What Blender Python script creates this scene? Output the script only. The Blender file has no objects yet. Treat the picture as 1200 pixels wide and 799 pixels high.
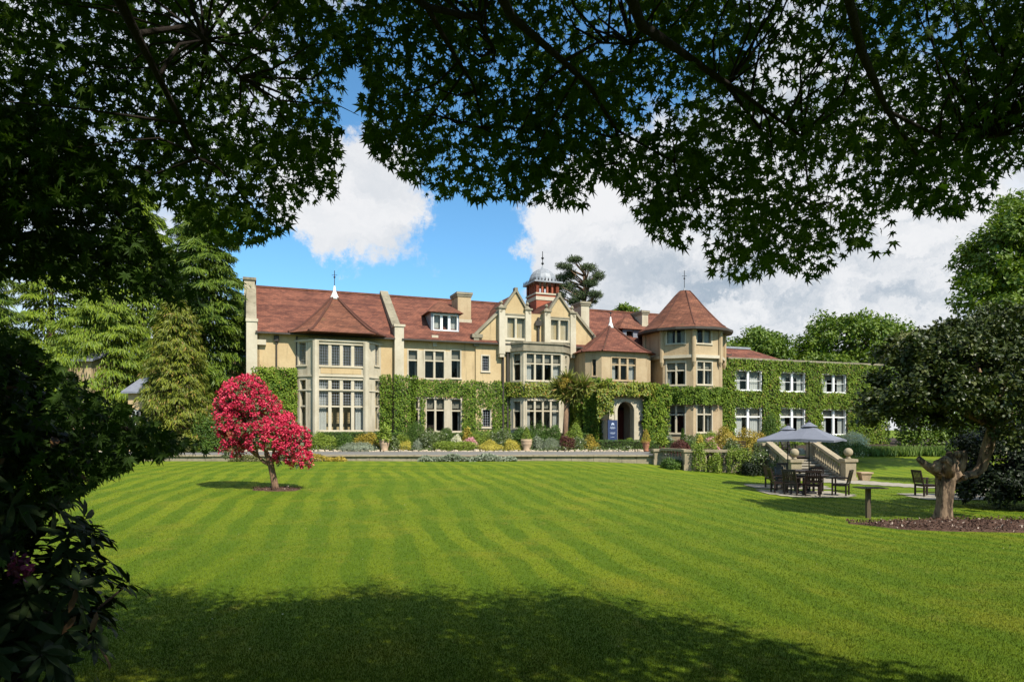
import bpy, math, random
import numpy as np
from mathutils import Vector
R = math.radians
rng = np.random.default_rng(11)
random.seed(11)
scn = bpy.context.scene
C = scn.collection

# ------------------------------------------------------------------ camera, light, exposure
EYE, F, HOR, CX = 1.55, 800.0, 503.0, 600.0
cd = bpy.data.cameras.new('camera'); cam = bpy.data.objects.new('camera', cd); C.objects.link(cam)
cam.location = (0, 0, EYE); cam.rotation_euler = (R(90), 0, 0)
cd.sensor_width = 36; cd.lens = 24; cd.shift_y = (HOR - 399.5) / 1200
cd.clip_start = .05; cd.clip_end = 5000
scn.camera = cam
SUN_EL, SUN_AZ = 47.0, 36.0           # height; degrees to the right of straight behind the camera
sv = Vector((math.sin(R(SUN_AZ)) * math.cos(R(SUN_EL)), -math.cos(R(SUN_AZ)) * math.cos(R(SUN_EL)), math.sin(R(SUN_EL))))
sl = bpy.data.lights.new('sun', 'SUN'); sl.energy = 5.0; sl.angle = R(.5); sl.color = (1, .94, .85)
so = bpy.data.objects.new('sun', sl); C.objects.link(so); so.rotation_euler = sv.to_track_quat('Z', 'Y').to_euler()
so.location = (10, -10, 30)
scn.view_settings.view_transform = 'Standard'; scn.view_settings.look = 'None'
scn.view_settings.exposure = .52; scn.view_settings.gamma = 1
scn.cycles.max_bounces = 6; scn.cycles.transparent_max_bounces = 12
scn.cycles.diffuse_bounces = 3

def nn(nt, typ, **kw):
    n = nt.nodes.new(typ)
    for k, v in kw.items():
        if k.startswith('i_'):
            key = k[2:]
            n.inputs[int(key) if key.isdigit() else key.replace('_', ' ')].default_value = v
        else: setattr(n, k, v)
    return n
def maths(nt, op, a, b=None, clamp=False):
    n = nt.nodes.new('ShaderNodeMath'); n.operation = op; n.use_clamp = clamp
    for i, v in enumerate((a, b)):
        if v is None: continue
        if isinstance(v, (int, float)): n.inputs[i].default_value = v
        else: nt.links.new(v, n.inputs[i])
    return n.outputs[0]
def mixc(nt, fac, a, b, blend='MIX'):
    n = nt.nodes.new('ShaderNodeMix'); n.data_type = 'RGBA'; n.blend_type = blend
    for i, v in ((0, fac), (6, a), (7, b)):
        if isinstance(v, (int, float)): n.inputs[i].default_value = v
        elif isinstance(v, tuple): n.inputs[i].default_value = (v + (1,))[:4]
        else: nt.links.new(v, n.inputs[i])
    return n.outputs[2]
def ramp(nt, v, a, b, c=0., d=1., smooth=True):
    n = nt.nodes.new('ShaderNodeMapRange'); n.interpolation_type = 'SMOOTHSTEP' if smooth else 'LINEAR'
    nt.links.new(v, n.inputs[0])
    for i, x in enumerate((a, b, c, d)): n.inputs[i + 1].default_value = x
    return n.outputs[0]
def noise(nt, vec, scale, detail=4, rough=.55, dist=0.):
    n = nt.nodes.new('ShaderNodeTexNoise'); n.inputs['Scale'].default_value = scale
    n.inputs['Detail'].default_value = detail; n.inputs['Roughness'].default_value = rough
    n.inputs['Distortion'].default_value = dist
    if vec is not None: nt.links.new(vec, n.inputs['Vector'])
    return n.outputs['Fac']
def scaled(nt, vec, s):
    n = nt.nodes.new('ShaderNodeVectorMath'); n.operation = 'MULTIPLY'
    nt.links.new(vec, n.inputs[0]); n.inputs[1].default_value = s
    return n.outputs[0]

def make_world():
    w = bpy.data.worlds.new('World'); scn.world = w; w.use_nodes = True
    nt = w.node_tree; nt.nodes.clear()
    out = nn(nt, 'ShaderNodeOutputWorld'); bg = nn(nt, 'ShaderNodeBackground'); bg.inputs[1].default_value = .066
    sky = nn(nt, 'ShaderNodeTexSky', sky_type='NISHITA', sun_disc=False, sun_elevation=R(SUN_EL), sun_rotation=R(180 - SUN_AZ))
    sky.air_density = 1.0; sky.dust_density = .3; sky.ozone_density = 2.5
    tc = nn(nt, 'ShaderNodeTexCoord'); d0 = tc.outputs['Generated']
    # ragged edges: bend the direction with noise before placing the cloud banks
    nz = nn(nt, 'ShaderNodeTexNoise', i_Scale=5.5, i_Detail=10, i_Roughness=.68); nt.links.new(d0, nz.inputs['Vector'])
    sb = nn(nt, 'ShaderNodeVectorMath', operation='SUBTRACT'); nt.links.new(nz.outputs['Color'], sb.inputs[0]); sb.inputs[1].default_value = (.5, .5, .5)
    sc = nn(nt, 'ShaderNodeVectorMath', operation='SCALE'); nt.links.new(sb.outputs[0], sc.inputs[0]); sc.inputs['Scale'].default_value = .22
    ad = nn(nt, 'ShaderNodeVectorMath', operation='ADD'); nt.links.new(d0, ad.inputs[0]); nt.links.new(sc.outputs[0], ad.inputs[1])
    d = ad.outputs[0]
    def blob(x, y, r0, r1):
        v = Vector(((x - CX) / F, 1, (HOR - y) / F)).normalized()
        n = nn(nt, 'ShaderNodeVectorMath', operation='DISTANCE'); nt.links.new(d, n.inputs[0]); n.inputs[1].default_value = v
        return ramp(nt, n.outputs['Value'], r0 / F, r1 / F, 1, 0)
    cov = None
    for b, wgt in ((( 540, 130, 120, 190), -1.0), ((545, 268, 5, 95), -1.3), ((500, 320, 25, 90), -.9), ((400, 335, 40, 95), -.9),
                   ((310, 300, 20, 75), -1.0), ((410, 85, 30, 80), -.7), ((690, 90, 60, 130), -.9), ((570, 330, 15, 60), -.7),
                   ((820, 60, 30, 90), -.7), ((1060, 50, 30, 90), -.6),
                   ((430, 232, 30, 110), 1.9), ((365, 258, 20, 75), 1.2), ((490, 262, 15, 62), 1.1), ((650, 265, 20, 100), 1.3), ((720, 290, 60, 140), 1.0), ((960, 320, 120, 260), .7)):
        m = maths(nt, 'MULTIPLY', blob(*b), wgt)
        cov = m if cov is None else maths(nt, 'ADD', cov, m)
    cov = maths(nt, 'ADD', cov, .72)
    sy = nn(nt, 'ShaderNodeSeparateXYZ'); nt.links.new(d0, sy.inputs[0])
    cov = maths(nt, 'ADD', cov, ramp(nt, sy.outputs[1], -.25, .3, -.45, 0))
    det = noise(nt, d, 9, 8, .6)
    cov = maths(nt, 'ADD', cov, maths(nt, 'MULTIPLY', maths(nt, 'SUBTRACT', det, .5), 1.5))
    mask = ramp(nt, cov, .02, 1.1)
    st = scaled(nt, d, (1, 1, 2.6))
    sh = noise(nt, st, 4.2, 8, .62)
    shade = ramp(nt, sh, .38, .68)
    sx = nn(nt, 'ShaderNodeSeparateXYZ'); nt.links.new(d0, sx.inputs[0])
    right = ramp(nt, sx.outputs[0], -.02, .35)
    shade = maths(nt, 'MULTIPLY', shade, maths(nt, 'ADD', maths(nt, 'MULTIPLY', right, .68), .32), True)
    cc = mixc(nt, shade, (9.6, 9.6, 9.7), (3.6, 4.5, 5.5))
    skyc = mixc(nt, 1.0, sky.outputs[0], (1.15, 1.8, 2.0), 'MULTIPLY')
    col = mixc(nt, maths(nt, 'MULTIPLY', mask, .97), skyc, cc)
    nt.links.new(col, bg.inputs[0]); nt.links.new(bg.outputs[0], out.inputs[0])
make_world()

# ------------------------------------------------------------------ helpers
TH = math.atan(.384); CT, ST_ = math.cos(TH), math.sin(TH); D0 = 57.0
def W(s, p): return (s * CT + p * ST_, D0 + s * ST_ - p * CT)          # house frame -> world XY (s along the front, p outwards)
def SP(px, p=0.):                                                       # where the sight line of a photo column meets the plane at p
    t = (px - CX) / F
    return (D0 * t - p * (ST_ + t * CT)) / (CT - t * ST_)
def ZP(px, py, p=0.):
    s = SP(px, p); return EYE + (HOR - py) * W(s, p)[1] / F
def at(px, py, Y): return ((px - CX) / F * Y, Y, EYE + (HOR - py) * Y / F)
def smooth(a, b, x):
    t = np.clip((np.asarray(x, float) - a) / (b - a), 0, 1); return t * t * (3 - 2 * t)
def ground(x, y):
    x = np.asarray(x, float); y = np.asarray(y, float)
    zl = -.70 + .35 * smooth(8, 40, y)
    zr = -.72 - .28 * smooth(7, 20, y) + .86 * smooth(34, 50, y)
    w = smooth(2, 12, x - .08 * (y - 30))
    z = zl * (1 - w) + zr * w
    return z + .02 * np.sin(x * .5 + 1) * np.sin(y * .37)
def tag(o, label=None, cat=None, group=None, kind=None):
    if label: o['label'] = label
    if cat: o['category'] = cat
    if group: o['group'] = group
    if kind: o['kind'] = kind
    return o
def thing(name, loc, label, cat, group=None, rz=0.):
    o = bpy.data.objects.new(name, None); C.objects.link(o); o.location = loc; o.rotation_euler = (0, 0, rz); o.empty_display_size = .3
    return tag(o, label, cat, group)
def off(parent):
    x, y, z = 0., 0., 0.
    while parent is not None: x += parent.location.x; y += parent.location.y; z += parent.location.z; parent = parent.parent
    return np.array((x, y, z))
def copy_tree(o, parent=None):
    c = o.copy(); C.objects.link(c); c.parent = parent
    for ch in o.children: copy_tree(ch, c)
    return c
def raw_mesh(name, V, faces_flat, counts, mat, parent=None, shade=False, local=False):
    V = np.asarray(V, np.float32).reshape(-1, 3)
    if parent is not None and not local: V = V - off(parent).astype(np.float32)
    me = bpy.data.meshes.new(name); me.vertices.add(len(V)); me.vertices.foreach_set('co', V.ravel())
    faces_flat = np.asarray(faces_flat, np.int32); counts = np.asarray(counts, np.int32)
    me.loops.add(len(faces_flat)); me.loops.foreach_set('vertex_index', faces_flat)
    me.polygons.add(len(counts)); st = np.zeros(len(counts), np.int32); st[1:] = np.cumsum(counts)[:-1]
    me.polygons.foreach_set('loop_start', st)
    try: me.polygons.foreach_set('loop_total', counts)
    except Exception: pass
    me.update(calc_edges=True); me.validate()
    me.polygons.foreach_set('use_smooth', np.full(len(me.polygons), bool(shade)))
    me.materials.append(mat)
    o = bpy.data.objects.new(name, me); C.objects.link(o); o.parent = parent
    return o
class MB:
    def __init__(self): self.v = []; self.f = []
    def poly(self, pts):
        n = len(self.v); self.v += [tuple(p) for p in pts]; self.f.append(list(range(n, n + len(pts))))
    def hexa(self, b, t):                                              # bottom and top rings, same count
        n = len(self.v); k = len(b); self.v += [tuple(p) for p in b] + [tuple(p) for p in t]
        self.f.append([n + i for i in range(k)][::-1]); self.f.append([n + k + i for i in range(k)])
        for i in range(k): j = (i + 1) % k; self.f.append([n + i, n + j, n + k + j, n + k + i])
    def box(self, x0, x1, y0, y1, z0, z1):
        q = [(x0, y0), (x1, y0), (x1, y1), (x0, y1)]
        self.hexa([(a, b, z0) for a, b in q], [(a, b, z1) for a, b in q])
    def obox(self, c, ax, ay, az):                                     # oriented box, centre + half axes
        c, ax, ay, az = map(Vector, (c, ax, ay, az))
        q = [-ax - ay, ax - ay, ax + ay, -ax + ay]
        self.hexa([c + v - az for v in q], [c + v + az for v in q])
    def beam(self, a, b, w, h, up=(0, 0, 1)):
        a, b = Vector(a), Vector(b); d = (b - a).normalized(); s = d.cross(Vector(up))
        if s.length < 1e-4: s = d.cross(Vector((0, 1, 0)))
        s.normalize(); u = s.cross(d).normalized()
        self.obox((a + b) / 2, s * w / 2, u * h / 2, (b - a) / 2)
    def sbox(self, s0, s1, p0, p1, z0, z1):                            # box in the house frame
        q = [W(s0, p1), W(s1, p1), W(s1, p0), W(s0, p0)]
        self.hexa([(a, b, z0) for a, b in q], [(a, b, z1) for a, b in q])
    def sprism(self, pts, z0, z1):
        q = [W(*a) for a in pts]; self.hexa([(a, b, z0) for a, b in q], [(a, b, z1) for a, b in q])
    def slab(self, pts, th):                                           # sloping slab: th straight down
        self.hexa([(a, b, c - th) for a, b, c in pts], pts)
    def tube(self, pts, rad, n=8, wob=0., cap=True):
        pts = [Vector(p) for p in pts]; base = len(self.v); ref = None
        for i, p in enumerate(pts):
            d = (pts[min(i + 1, len(pts) - 1)] - pts[max(i - 1, 0)]).normalized()
            if ref is None: ref = Vector((1, 0, 0)) if abs(d.x) < .8 else Vector((0, 1, 0))
            a = (ref - d * ref.dot(d)).normalized(); b = d.cross(a); ref = a
            r = rad[i] if isinstance(rad, (list, tuple)) else rad
            for k in range(n):
                t = 2 * math.pi * k / n; rr = r * (1 + wob * (random.uniform(-.6, .6) + .9 * math.sin(5 * t + i * .35 + base) + .5 * math.sin(9 * t - i * .2)))
                self.v.append(tuple(p + (a * math.cos(t) + b * math.sin(t)) * rr))
        for i in range(len(pts) - 1):
            for k in range(n):
                j = (k + 1) % n; q = base + i * n
                self.f.append([q + k, q + j, q + n + j, q + n + k])
        if cap:
            self.f.append([base + k for k in range(n)][::-1]); q = base + (len(pts) - 1) * n; self.f.append([q + k for k in range(n)])
    def lathe(self, c, prof, n=20, start=0.):
        base = len(self.v)
        for r, z in prof:
            for k in range(n):
                t = start + 2 * math.pi * k / n; self.v.append((c[0] + r * math.cos(t), c[1] + r * math.sin(t), c[2] + z))
        for i in range(len(prof) - 1):
            for k in range(n):
                j = (k + 1) % n; q = base + i * n; self.f.append([q + k, q + j, q + n + j, q + n + k])
        self.f.append([base + k for k in range(n)][::-1]); q = base + (len(prof) - 1) * n; self.f.append([q + k for k in range(n)])
    def loft(self, outline, apex, z0, z1, prof):                       # roof over an outline in the house frame
        base = len(self.v); n = len(outline)
        for r, h in prof:
            for s, p in outline:
                x, y = W(apex[0] + (s - apex[0]) * r, apex[1] + (p - apex[1]) * r); self.v.append((x, y, z0 + (z1 - z0) * h))
        for i in range(len(prof) - 1):
            for k in range(n):
                j = (k + 1) % n; q = base + i * n; self.f.append([q + k, q + j, q + n + j, q + n + k])
        self.f.append([base + k for k in range(n)][::-1]); q = base + (len(prof) - 1) * n; self.f.append([q + k for k in range(n)])
    def build(self, name, mat, parent=None, shade=False, local=False):
        flat = [i for f in self.f for i in f]
        return raw_mesh(name, self.v, flat, [len(f) for f in self.f], mat, parent, shade, local)

# ------------------------------------------------------------------ materials
MATS = {}
def mat(name, col, rough=.75, var=.18, scale=2.0, col2=None, bump=0., bscale=25., spec=.3, metal=0., stretch=(1, 1, 1), spots=None):
    if name in MATS: return MATS[name]
    m = bpy.data.materials.new(name); m.use_nodes = True; nt = m.node_tree
    b = nt.nodes['Principled BSDF']; b.inputs['Roughness'].default_value = rough; b.inputs['Metallic'].default_value = metal
    b.inputs['Specular IOR Level'].default_value = spec
    tc = nn(nt, 'ShaderNodeTexCoord'); v = scaled(nt, tc.outputs['Object'], stretch)
    n1 = noise(nt, v, scale, 6, .62); n2 = noise(nt, v, scale * 9, 3, .6)
    lo = tuple(c * (1 - var) for c in col); hi = tuple(min(c * (1 + var), .95) for c in (col2 or col))
    c = mixc(nt, ramp(nt, n1, .3, .7), lo, hi)
    c = mixc(nt, .5, c, mixc(nt, n2, tuple(x * .75 for x in col), tuple(min(x * 1.25, .95) for x in col)))
    if spots: c = mixc(nt, ramp(nt, noise(nt, v, spots[1], 5, .7), spots[2], spots[2] + .12, 0, .8), c, spots[0])
    nt.links.new(c, b.inputs['Base Color'])
    if bump:
        bp = nn(nt, 'ShaderNodeBump'); bp.inputs['Strength'].default_value = bump; bp.inputs['Distance'].default_value = .03
        nt.links.new(noise(nt, v, bscale, 5, .6), bp.inputs['Height']); nt.links.new(bp.outputs[0], b.inputs['Normal'])
    MATS[name] = m; return m
def leafmat(name, c1, c2, rough=.5, spec=.3, trans=.25, c3=None, f3=.93, clump=.0):
    m = bpy.data.materials.new(name); m.use_nodes = True; nt = m.node_tree
    b = nt.nodes['Principled BSDF']; out = nt.nodes['Material Output']
    b.inputs['Roughness'].default_value = rough; b.inputs['Specular IOR Level'].default_value = spec
    g = nn(nt, 'ShaderNodeNewGeometry'); r = g.outputs['Random Per Island']
    tc = nn(nt, 'ShaderNodeTexCoord'); nz = noise(nt, tc.outputs['Object'], .9, 3, .6)
    f = maths(nt, 'ADD', maths(nt, 'MULTIPLY', r, .7), maths(nt, 'MULTIPLY', ramp(nt, nz, .35, .65), .3))
    c = mixc(nt, f, c1, c2)
    if c3: c = mixc(nt, maths(nt, 'GREATER_THAN', r, f3), c, c3)
    nt.links.new(c, b.inputs['Base Color'])
    t = nn(nt, 'ShaderNodeBsdfTranslucent'); nt.links.new(mixc(nt, 1., c, (1.1, 1.25, .5), 'MULTIPLY'), t.inputs[0])
    mx = nn(nt, 'ShaderNodeMixShader'); mx.inputs[0].default_value = trans
    nt.links.new(b.outputs[0], mx.inputs[1]); nt.links.new(t.outputs[0], mx.inputs[2]); nt.links.new(mx.outputs[0], out.inputs[0])
    return m
def roof_material(name, col, col2, moss=.66):
    m = bpy.data.materials.new(name); m.use_nodes = True; nt = m.node_tree; b = nt.nodes['Principled BSDF']
    b.inputs['Roughness'].default_value = .85; b.inputs['Specular IOR Level'].default_value = .2
    tc = nn(nt, 'ShaderNodeTexCoord'); v = tc.outputs['Object']
    mp = nn(nt, 'ShaderNodeMapping'); mp.inputs['Rotation'].default_value = (0, 0, -TH); nt.links.new(v, mp.inputs[0])
    sx = nn(nt, 'ShaderNodeSeparateXYZ'); nt.links.new(mp.outputs[0], sx.inputs[0])
    cb = nn(nt, 'ShaderNodeCombineXYZ'); nt.links.new(sx.outputs[0], cb.inputs[0])
    nt.links.new(sx.outputs[2], cb.inputs[1])
    br = nn(nt, 'ShaderNodeTexBrick'); nt.links.new(cb.outputs[0], br.inputs['Vector'])
    br.inputs['Scale'].default_value = 1; br.inputs['Brick Width'].default_value = .24; br.inputs['Row Height'].default_value = .115
    br.inputs['Mortar Size'].default_value = .012; br.inputs['Mortar Smooth'].default_value = .4
    br.inputs['Color1'].default_value = (1.25, 1.2, 1.15, 1); br.inputs['Color2'].default_value = (.68, .7, .74, 1); br.inputs['Mortar'].default_value = (.4, .4, .42, 1)
    c = mixc(nt, ramp(nt, noise(nt, scaled(nt, mp.outputs[0], (.5, .5, 2.5)), 1.2, 5, .65), .32, .68), col, col2)
    c = mixc(nt, .8, c, br.outputs[0], 'MULTIPLY')
    c = mixc(nt, ramp(nt, noise(nt, scaled(nt, mp.outputs[0], (1.6, 1.6, .5)), .7, 6, .7), moss, moss + .12, 0, .6), c, (.10, .075, .03))
    nt.links.new(c, b.inputs['Base Color'])
    bp = nn(nt, 'ShaderNodeBump'); bp.inputs['Strength'].default_value = .6; bp.inputs['Distance'].default_value = .03
    nt.links.new(br.outputs['Fac'], bp.inputs['Height']); bp.invert = True; nt.links.new(bp.outputs[0], b.inputs['Normal'])
    return m
def wall_material(name, col, col2, stain=(.16, .12, .07), sf=.585):
    m = bpy.data.materials.new(name); m.use_nodes = True; nt = m.node_tree; b = nt.nodes['Principled BSDF']
    b.inputs['Roughness'].default_value = .9; b.inputs['Specular IOR Level'].default_value = .15
    tc = nn(nt, 'ShaderNodeTexCoord'); v = tc.outputs['Object']
    c = mixc(nt, ramp(nt, noise(nt, v, .55, 5, .6), .3, .7), col, col2)
    streak = noise(nt, scaled(nt, v, (2.2, 2.2, .22)), 1.1, 6, .7)
    c = mixc(nt, ramp(nt, streak, sf - .05, sf + .16, 0, .62), c, stain)
    c = mixc(nt, .45, c, mixc(nt, noise(nt, v, 7, 4, .7), (.62, .6, .56), (1.3, 1.3, 1.3)), 'MULTIPLY')
    nt.links.new(c, b.inputs['Base Color'])
    bp = nn(nt, 'ShaderNodeBump'); bp.inputs['Strength'].default_value = .5; bp.inputs['Distance'].default_value = .02
    nt.links.new(noise(nt, v, 18, 6, .7), bp.inputs['Height']); nt.links.new(bp.outputs[0], b.inputs['Normal'])
    return m
M_ROOF = roof_material('clay_tile', (.108, .041, .028), (.22, .085, .052))
M_ROOF2 = roof_material('brown_tile', (.125, .05, .03), (.22, .09, .052), .6)
M_HIP = mat('hip_tile', (.085, .034, .022), .9, .3, 3, spots=((.13, .09, .03), 2.5, .6))
M_RENDER = wall_material('ochre_render', (.44, .32, .168), (.52, .395, .218))
M_WARM = wall_material('warm_stone', (.37, .27, .155), (.46, .355, .215), (.2, .13, .07), .56)
M_ASH = wall_material('pale_ashlar', (.41, .355, .25), (.52, .46, .34), (.2, .17, .11), .56)
M_TRIM = wall_material('stone_trim', (.43, .375, .265), (.54, .48, .36), (.25, .21, .15), .66)
M_OLD = wall_material('weathered_coping', (.20, .175, .12), (.31, .27, .19), (.10, .09, .06), .55)
M_BRICK = mat('red_brick', (.30, .085, .045), .9, .3, 3, bump=.4, bscale=14)
M_WHITE = mat('white_paint', (.74, .73, .68), .5, .05, 3)
M_LEAD = mat('pale_lead', (.26, .27, .28), .45, .25, 4, metal=.15, spots=((.18, .18, .17), 9, .6))
M_IRON = mat('dark_iron', (.03, .03, .03), .5, .1)
M_PIPE = mat('cast_pipe', (.055, .045, .035), .6, .2, 6)
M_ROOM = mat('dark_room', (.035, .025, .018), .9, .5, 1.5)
M_CURT = mat('curtain_cloth', (.50, .485, .44), .9, .15, 8)
M_BLIND = mat('blind_cloth', (.20, .18, .14), .9, .12, 5)
M_TEAK = mat('dark_teak', (.017, .008, .006), .45, .3, 6, stretch=(1, 1, .3), spec=.5)
M_TEAK2 = mat('weathered_wood', (.10, .075, .045), .8, .3, 8, stretch=(3, 3, .6), bump=.4)
M_DOOR = mat('mahogany_door', (.11, .02, .012), .45, .25, 4, spec=.5)
M_STONE = mat('path_stone', (.30, .27, .21), .9, .25, 1.5, bump=.3, bscale=8, spots=((.14, .12, .08), 4, .6))
M_EDGE = mat('edging_stone', (.40, .33, .23), .9, .35, 3, bump=.6, bscale=9, spots=((.09, .07, .05), 6, .56))
M_WALLS = mat('terrace_stone', (.27, .23, .15), .92, .35, 1.8, bump=.6, bscale=8, spots=((.05, .045, .03), 3, .56))
M_BALU = mat('balustrade_stone', (.31, .255, .165), .92, .3, 2.5, bump=.5, bscale=12, spots=((.08, .07, .045), 5, .58))
M_TARMAC = mat('grey_gravel', (.17, .162, .145), .95, .2, 2.5, bump=.5, bscale=40)
M_SOIL = mat('dark_soil', (.045, .03, .018), .95, .4, 3, bump=.8, bscale=18)
M_MULCH = mat('bark_mulch', (.085, .045, .028), .95, .5, 6, bump=1, bscale=30, spots=((.32, .24, .18), 22, .68))
M_BARK = mat('brown_bark', (.075, .05, .032), .95, .4, 4, bump=.9, bscale=12, stretch=(2, 2, .5))
M_BARKD = mat('dark_bark', (.022, .016, .012), .95, .4, 6, bump=.9, bscale=20, stretch=(2, 2, .5))
M_PALEBARK = mat('pale_gnarled_bark', (.24, .165, .10), .95, .6, 3.0, bump=1, bscale=7, stretch=(2.5, 2.5, .7), spots=((.03, .02, .013), 2.6, .46))
M_REDBARK = mat('tan_bark', (.20, .12, .07), .95, .4, 6, bump=.8, bscale=14, stretch=(2, 2, .5), spots=((.05, .03, .02), 9, .55))
M_TERRA = mat('pale_pot', (.42, .30, .19), .85, .25, 5, bump=.3)
M_TERRA2 = mat('terracotta', (.34, .15, .08), .85, .25, 5, bump=.3)
M_SIGN = mat('navy_board', (.028, .046, .105), .5, .08, 2)
M_SIGNW = mat('sign_lettering', (.55, .62, .72), .6, .05, 2)
M_SIGNB = mat('sign_blue_panel', (.16, .42, .75), .6, .05, 2)
M_UMB = mat('slate_canvas', (.155, .165, .195), .9, .12, 1.5)
M_SLATE = mat('grey_slate', (.19, .20, .23), .6, .25, 3, bump=.3)
M_PLAQUE = mat('black_plaque', (.01, .01, .01), .4, .1)
def make_glass():
    m = bpy.data.materials.new('window_glass'); m.use_nodes = True; nt = m.node_tree; nt.nodes.clear()
    o = nn(nt, 'ShaderNodeOutputMaterial'); t = nn(nt, 'ShaderNodeBsdfTransparent'); t.inputs[0].default_value = (.82, .85, .84, 1)
    g = nn(nt, 'ShaderNodeBsdfGlossy'); g.inputs['Roughness'].default_value = .03; g.inputs[0].default_value = (.52, .48, .42, 1)
    tc = nn(nt, 'ShaderNodeTexCoord'); bp = nn(nt, 'ShaderNodeBump'); bp.inputs['Strength'].default_value = .12; bp.inputs['Distance'].default_value = .05
    nt.links.new(noise(nt, tc.outputs['Object'], 2.2, 2, .5), bp.inputs['Height']); nt.links.new(bp.outputs[0], g.inputs['Normal'])
    fr = nn(nt, 'ShaderNodeFresnel'); fr.inputs[0].default_value = 1.38
    mx = nn(nt, 'ShaderNodeMixShader'); gb = nn(nt, 'ShaderNodeNewGeometry'); nt.links.new(maths(nt, 'MULTIPLY', fr.outputs[0], maths(nt, 'SUBTRACT', 1., gb.outputs['Backfacing'])), mx.inputs[0])
    nt.links.new(t.outputs[0], mx.inputs[1]); nt.links.new(g.outputs[0], mx.inputs[2]); nt.links.new(mx.outputs[0], o.inputs[0])
    return m
M_GLASS = make_glass()
def make_lawn_material(blade=False):
    m = bpy.data.materials.new('grass_blades' if blade else 'mown_lawn'); m.use_nodes = True; nt = m.node_tree; b = nt.nodes['Principled BSDF']
    b.inputs['Roughness'].default_value = .8; b.inputs['Specular IOR Level'].default_value = .12
    g = nn(nt, 'ShaderNodeNewGeometry'); v = g.outputs['Position']
    sx = nn(nt, 'ShaderNodeSeparateXYZ'); nt.links.new(v, sx.inputs[0])
    warp = maths(nt, 'MULTIPLY', maths(nt, 'SUBTRACT', noise(nt, v, .12, 3), .5), 2.0)
    q = maths(nt, 'ADD', maths(nt, 'MULTIPLY', sx.outputs[0], .978), maths(nt, 'MULTIPLY', sx.outputs[1], .208))
    q = maths(nt, 'ADD', q, warp)
    s = maths(nt, 'SINE', maths(nt, 'MULTIPLY', q, 2 * math.pi / .88))
    s = ramp(nt, s, -.45, .45)
    # curved turning passes along the far edge
    q2 = maths(nt, 'ADD', maths(nt, 'MULTIPLY', sx.outputs[1], 1.), maths(nt, 'MULTIPLY', warp, 2.))
    s2 = ramp(nt, maths(nt, 'SINE', maths(nt, 'MULTIPLY', q2, 2 * math.pi / 2.6)), -.6, .6)
    amp = maths(nt, 'ADD', .20, maths(nt, 'MULTIPLY', ramp(nt, noise(nt, v, .13, 2), .35, .65), .42))
    amp = maths(nt, 'MULTIPLY', amp, ramp(nt, sx.outputs[1], 6, 12, .35, 1))
    far = ramp(nt, sx.outputs[1], 20, 38, .12, .6)
    sm = maths(nt, 'ADD', maths(nt, 'MULTIPLY', s, amp), maths(nt, 'MULTIPLY', maths(nt, 'MULTIPLY', s2, far), .45), True)
    c = mixc(nt, sm, (.082, .138, .006), (.182, .222, .010))
    patch = ramp(nt, noise(nt, v, .55, 5, .65), .48, .75)
    c = mixc(nt, maths(nt, 'MULTIPLY', patch, .52), c, (.21, .20, .016))
    dry = ramp(nt, noise(nt, scaled(nt, v, (1, .6, 1)), 1.9, 7, .8), .55, .75)
    c = mixc(nt, maths(nt, 'MULTIPLY', dry, .46), c, (.27, .21, .045))
    dark = ramp(nt, noise(nt, v, 6.5, 5, .75), .45, .70)
    c = mixc(nt, maths(nt, 'MULTIPLY', dark, .45), c, (.055, .10, .007))
    if blade:
        c = mixc(nt, g.outputs['Random Per Island'], mixc(nt, 1., c, (.5, .56, .5), 'MULTIPLY'), mixc(nt, 1., c, (1.4, 1.32, 1.4), 'MULTIPLY'))
    else:
        bp = nn(nt, 'ShaderNodeBump'); bp.inputs['Strength'].default_value = .8; bp.inputs['Distance'].default_value = .05
        nt.links.new(noise(nt, v, 14, 7, .8), bp.inputs['Height']); nt.links.new(bp.outputs[0], b.inputs['Normal'])
    nt.links.new(c, b.inputs['Base Color'])
    return m
M_LAWN = make_lawn_material(); M_BLADE = make_lawn_material(True)

# ------------------------------------------------------------------ leaves
def norm(a): return a / np.maximum(np.linalg.norm(a, axis=-1, keepdims=True), 1e-9)
def tm(verts, faces): return (np.array(verts, float), faces)
T_DIA = tm([(0, 0, 0), (.45, .30, .06), (1, 0, -.05), (.45, -.30, .06)], [(0, 3, 2), (0, 2, 1)])
T_LAN = tm([(0, 0, 0), (.35, .13, .03), (.75, .11, 0), (1, 0, -.1), (.75, -.11, 0), (.35, -.13, .03)], [(0, 5, 4, 1), (1, 4, 2), (4, 3, 2)])
T_NEE = tm([(0, 0, 0), (.4, .10, .02), (1, 0, -.1), (.4, -.10, .02)], [(0, 3, 2), (0, 2, 1)])
T_OVAL = tm([(0, 0, 0), (.25, .22, .04), (.65, .26, .04), (1, 0, -.05), (.65, -.26, .04), (.25, -.22, .04)], [(0, 5, 2), (5, 4, 2), (4, 3, 2), (0, 2, 1)])
def star_template():
    an = [-128, -84, -41, 0, 41, 84, 128]; ln = [.40, .68, .92, 1.05, .92, .68, .40]; vs = [(0, 0, 0)]; fs = []
    nots = [-165, -106, -62, -20, 20, 62, 106, 165]; nr = [.12, .29, .34, .37, .37, .34, .29, .12]
    for a, r in zip(nots, nr): vs.append((r * math.cos(R(a)), r * math.sin(R(a)), 0))
    for i, (a, r) in enumerate(zip(an, ln)):
        vs.append((r * math.cos(R(a)), r * math.sin(R(a)), -.16 * r)); fs.append((0, 1 + i, len(vs) - 1, 2 + i))
    return tm(vs, fs)
T_STAR = star_template()
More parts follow.
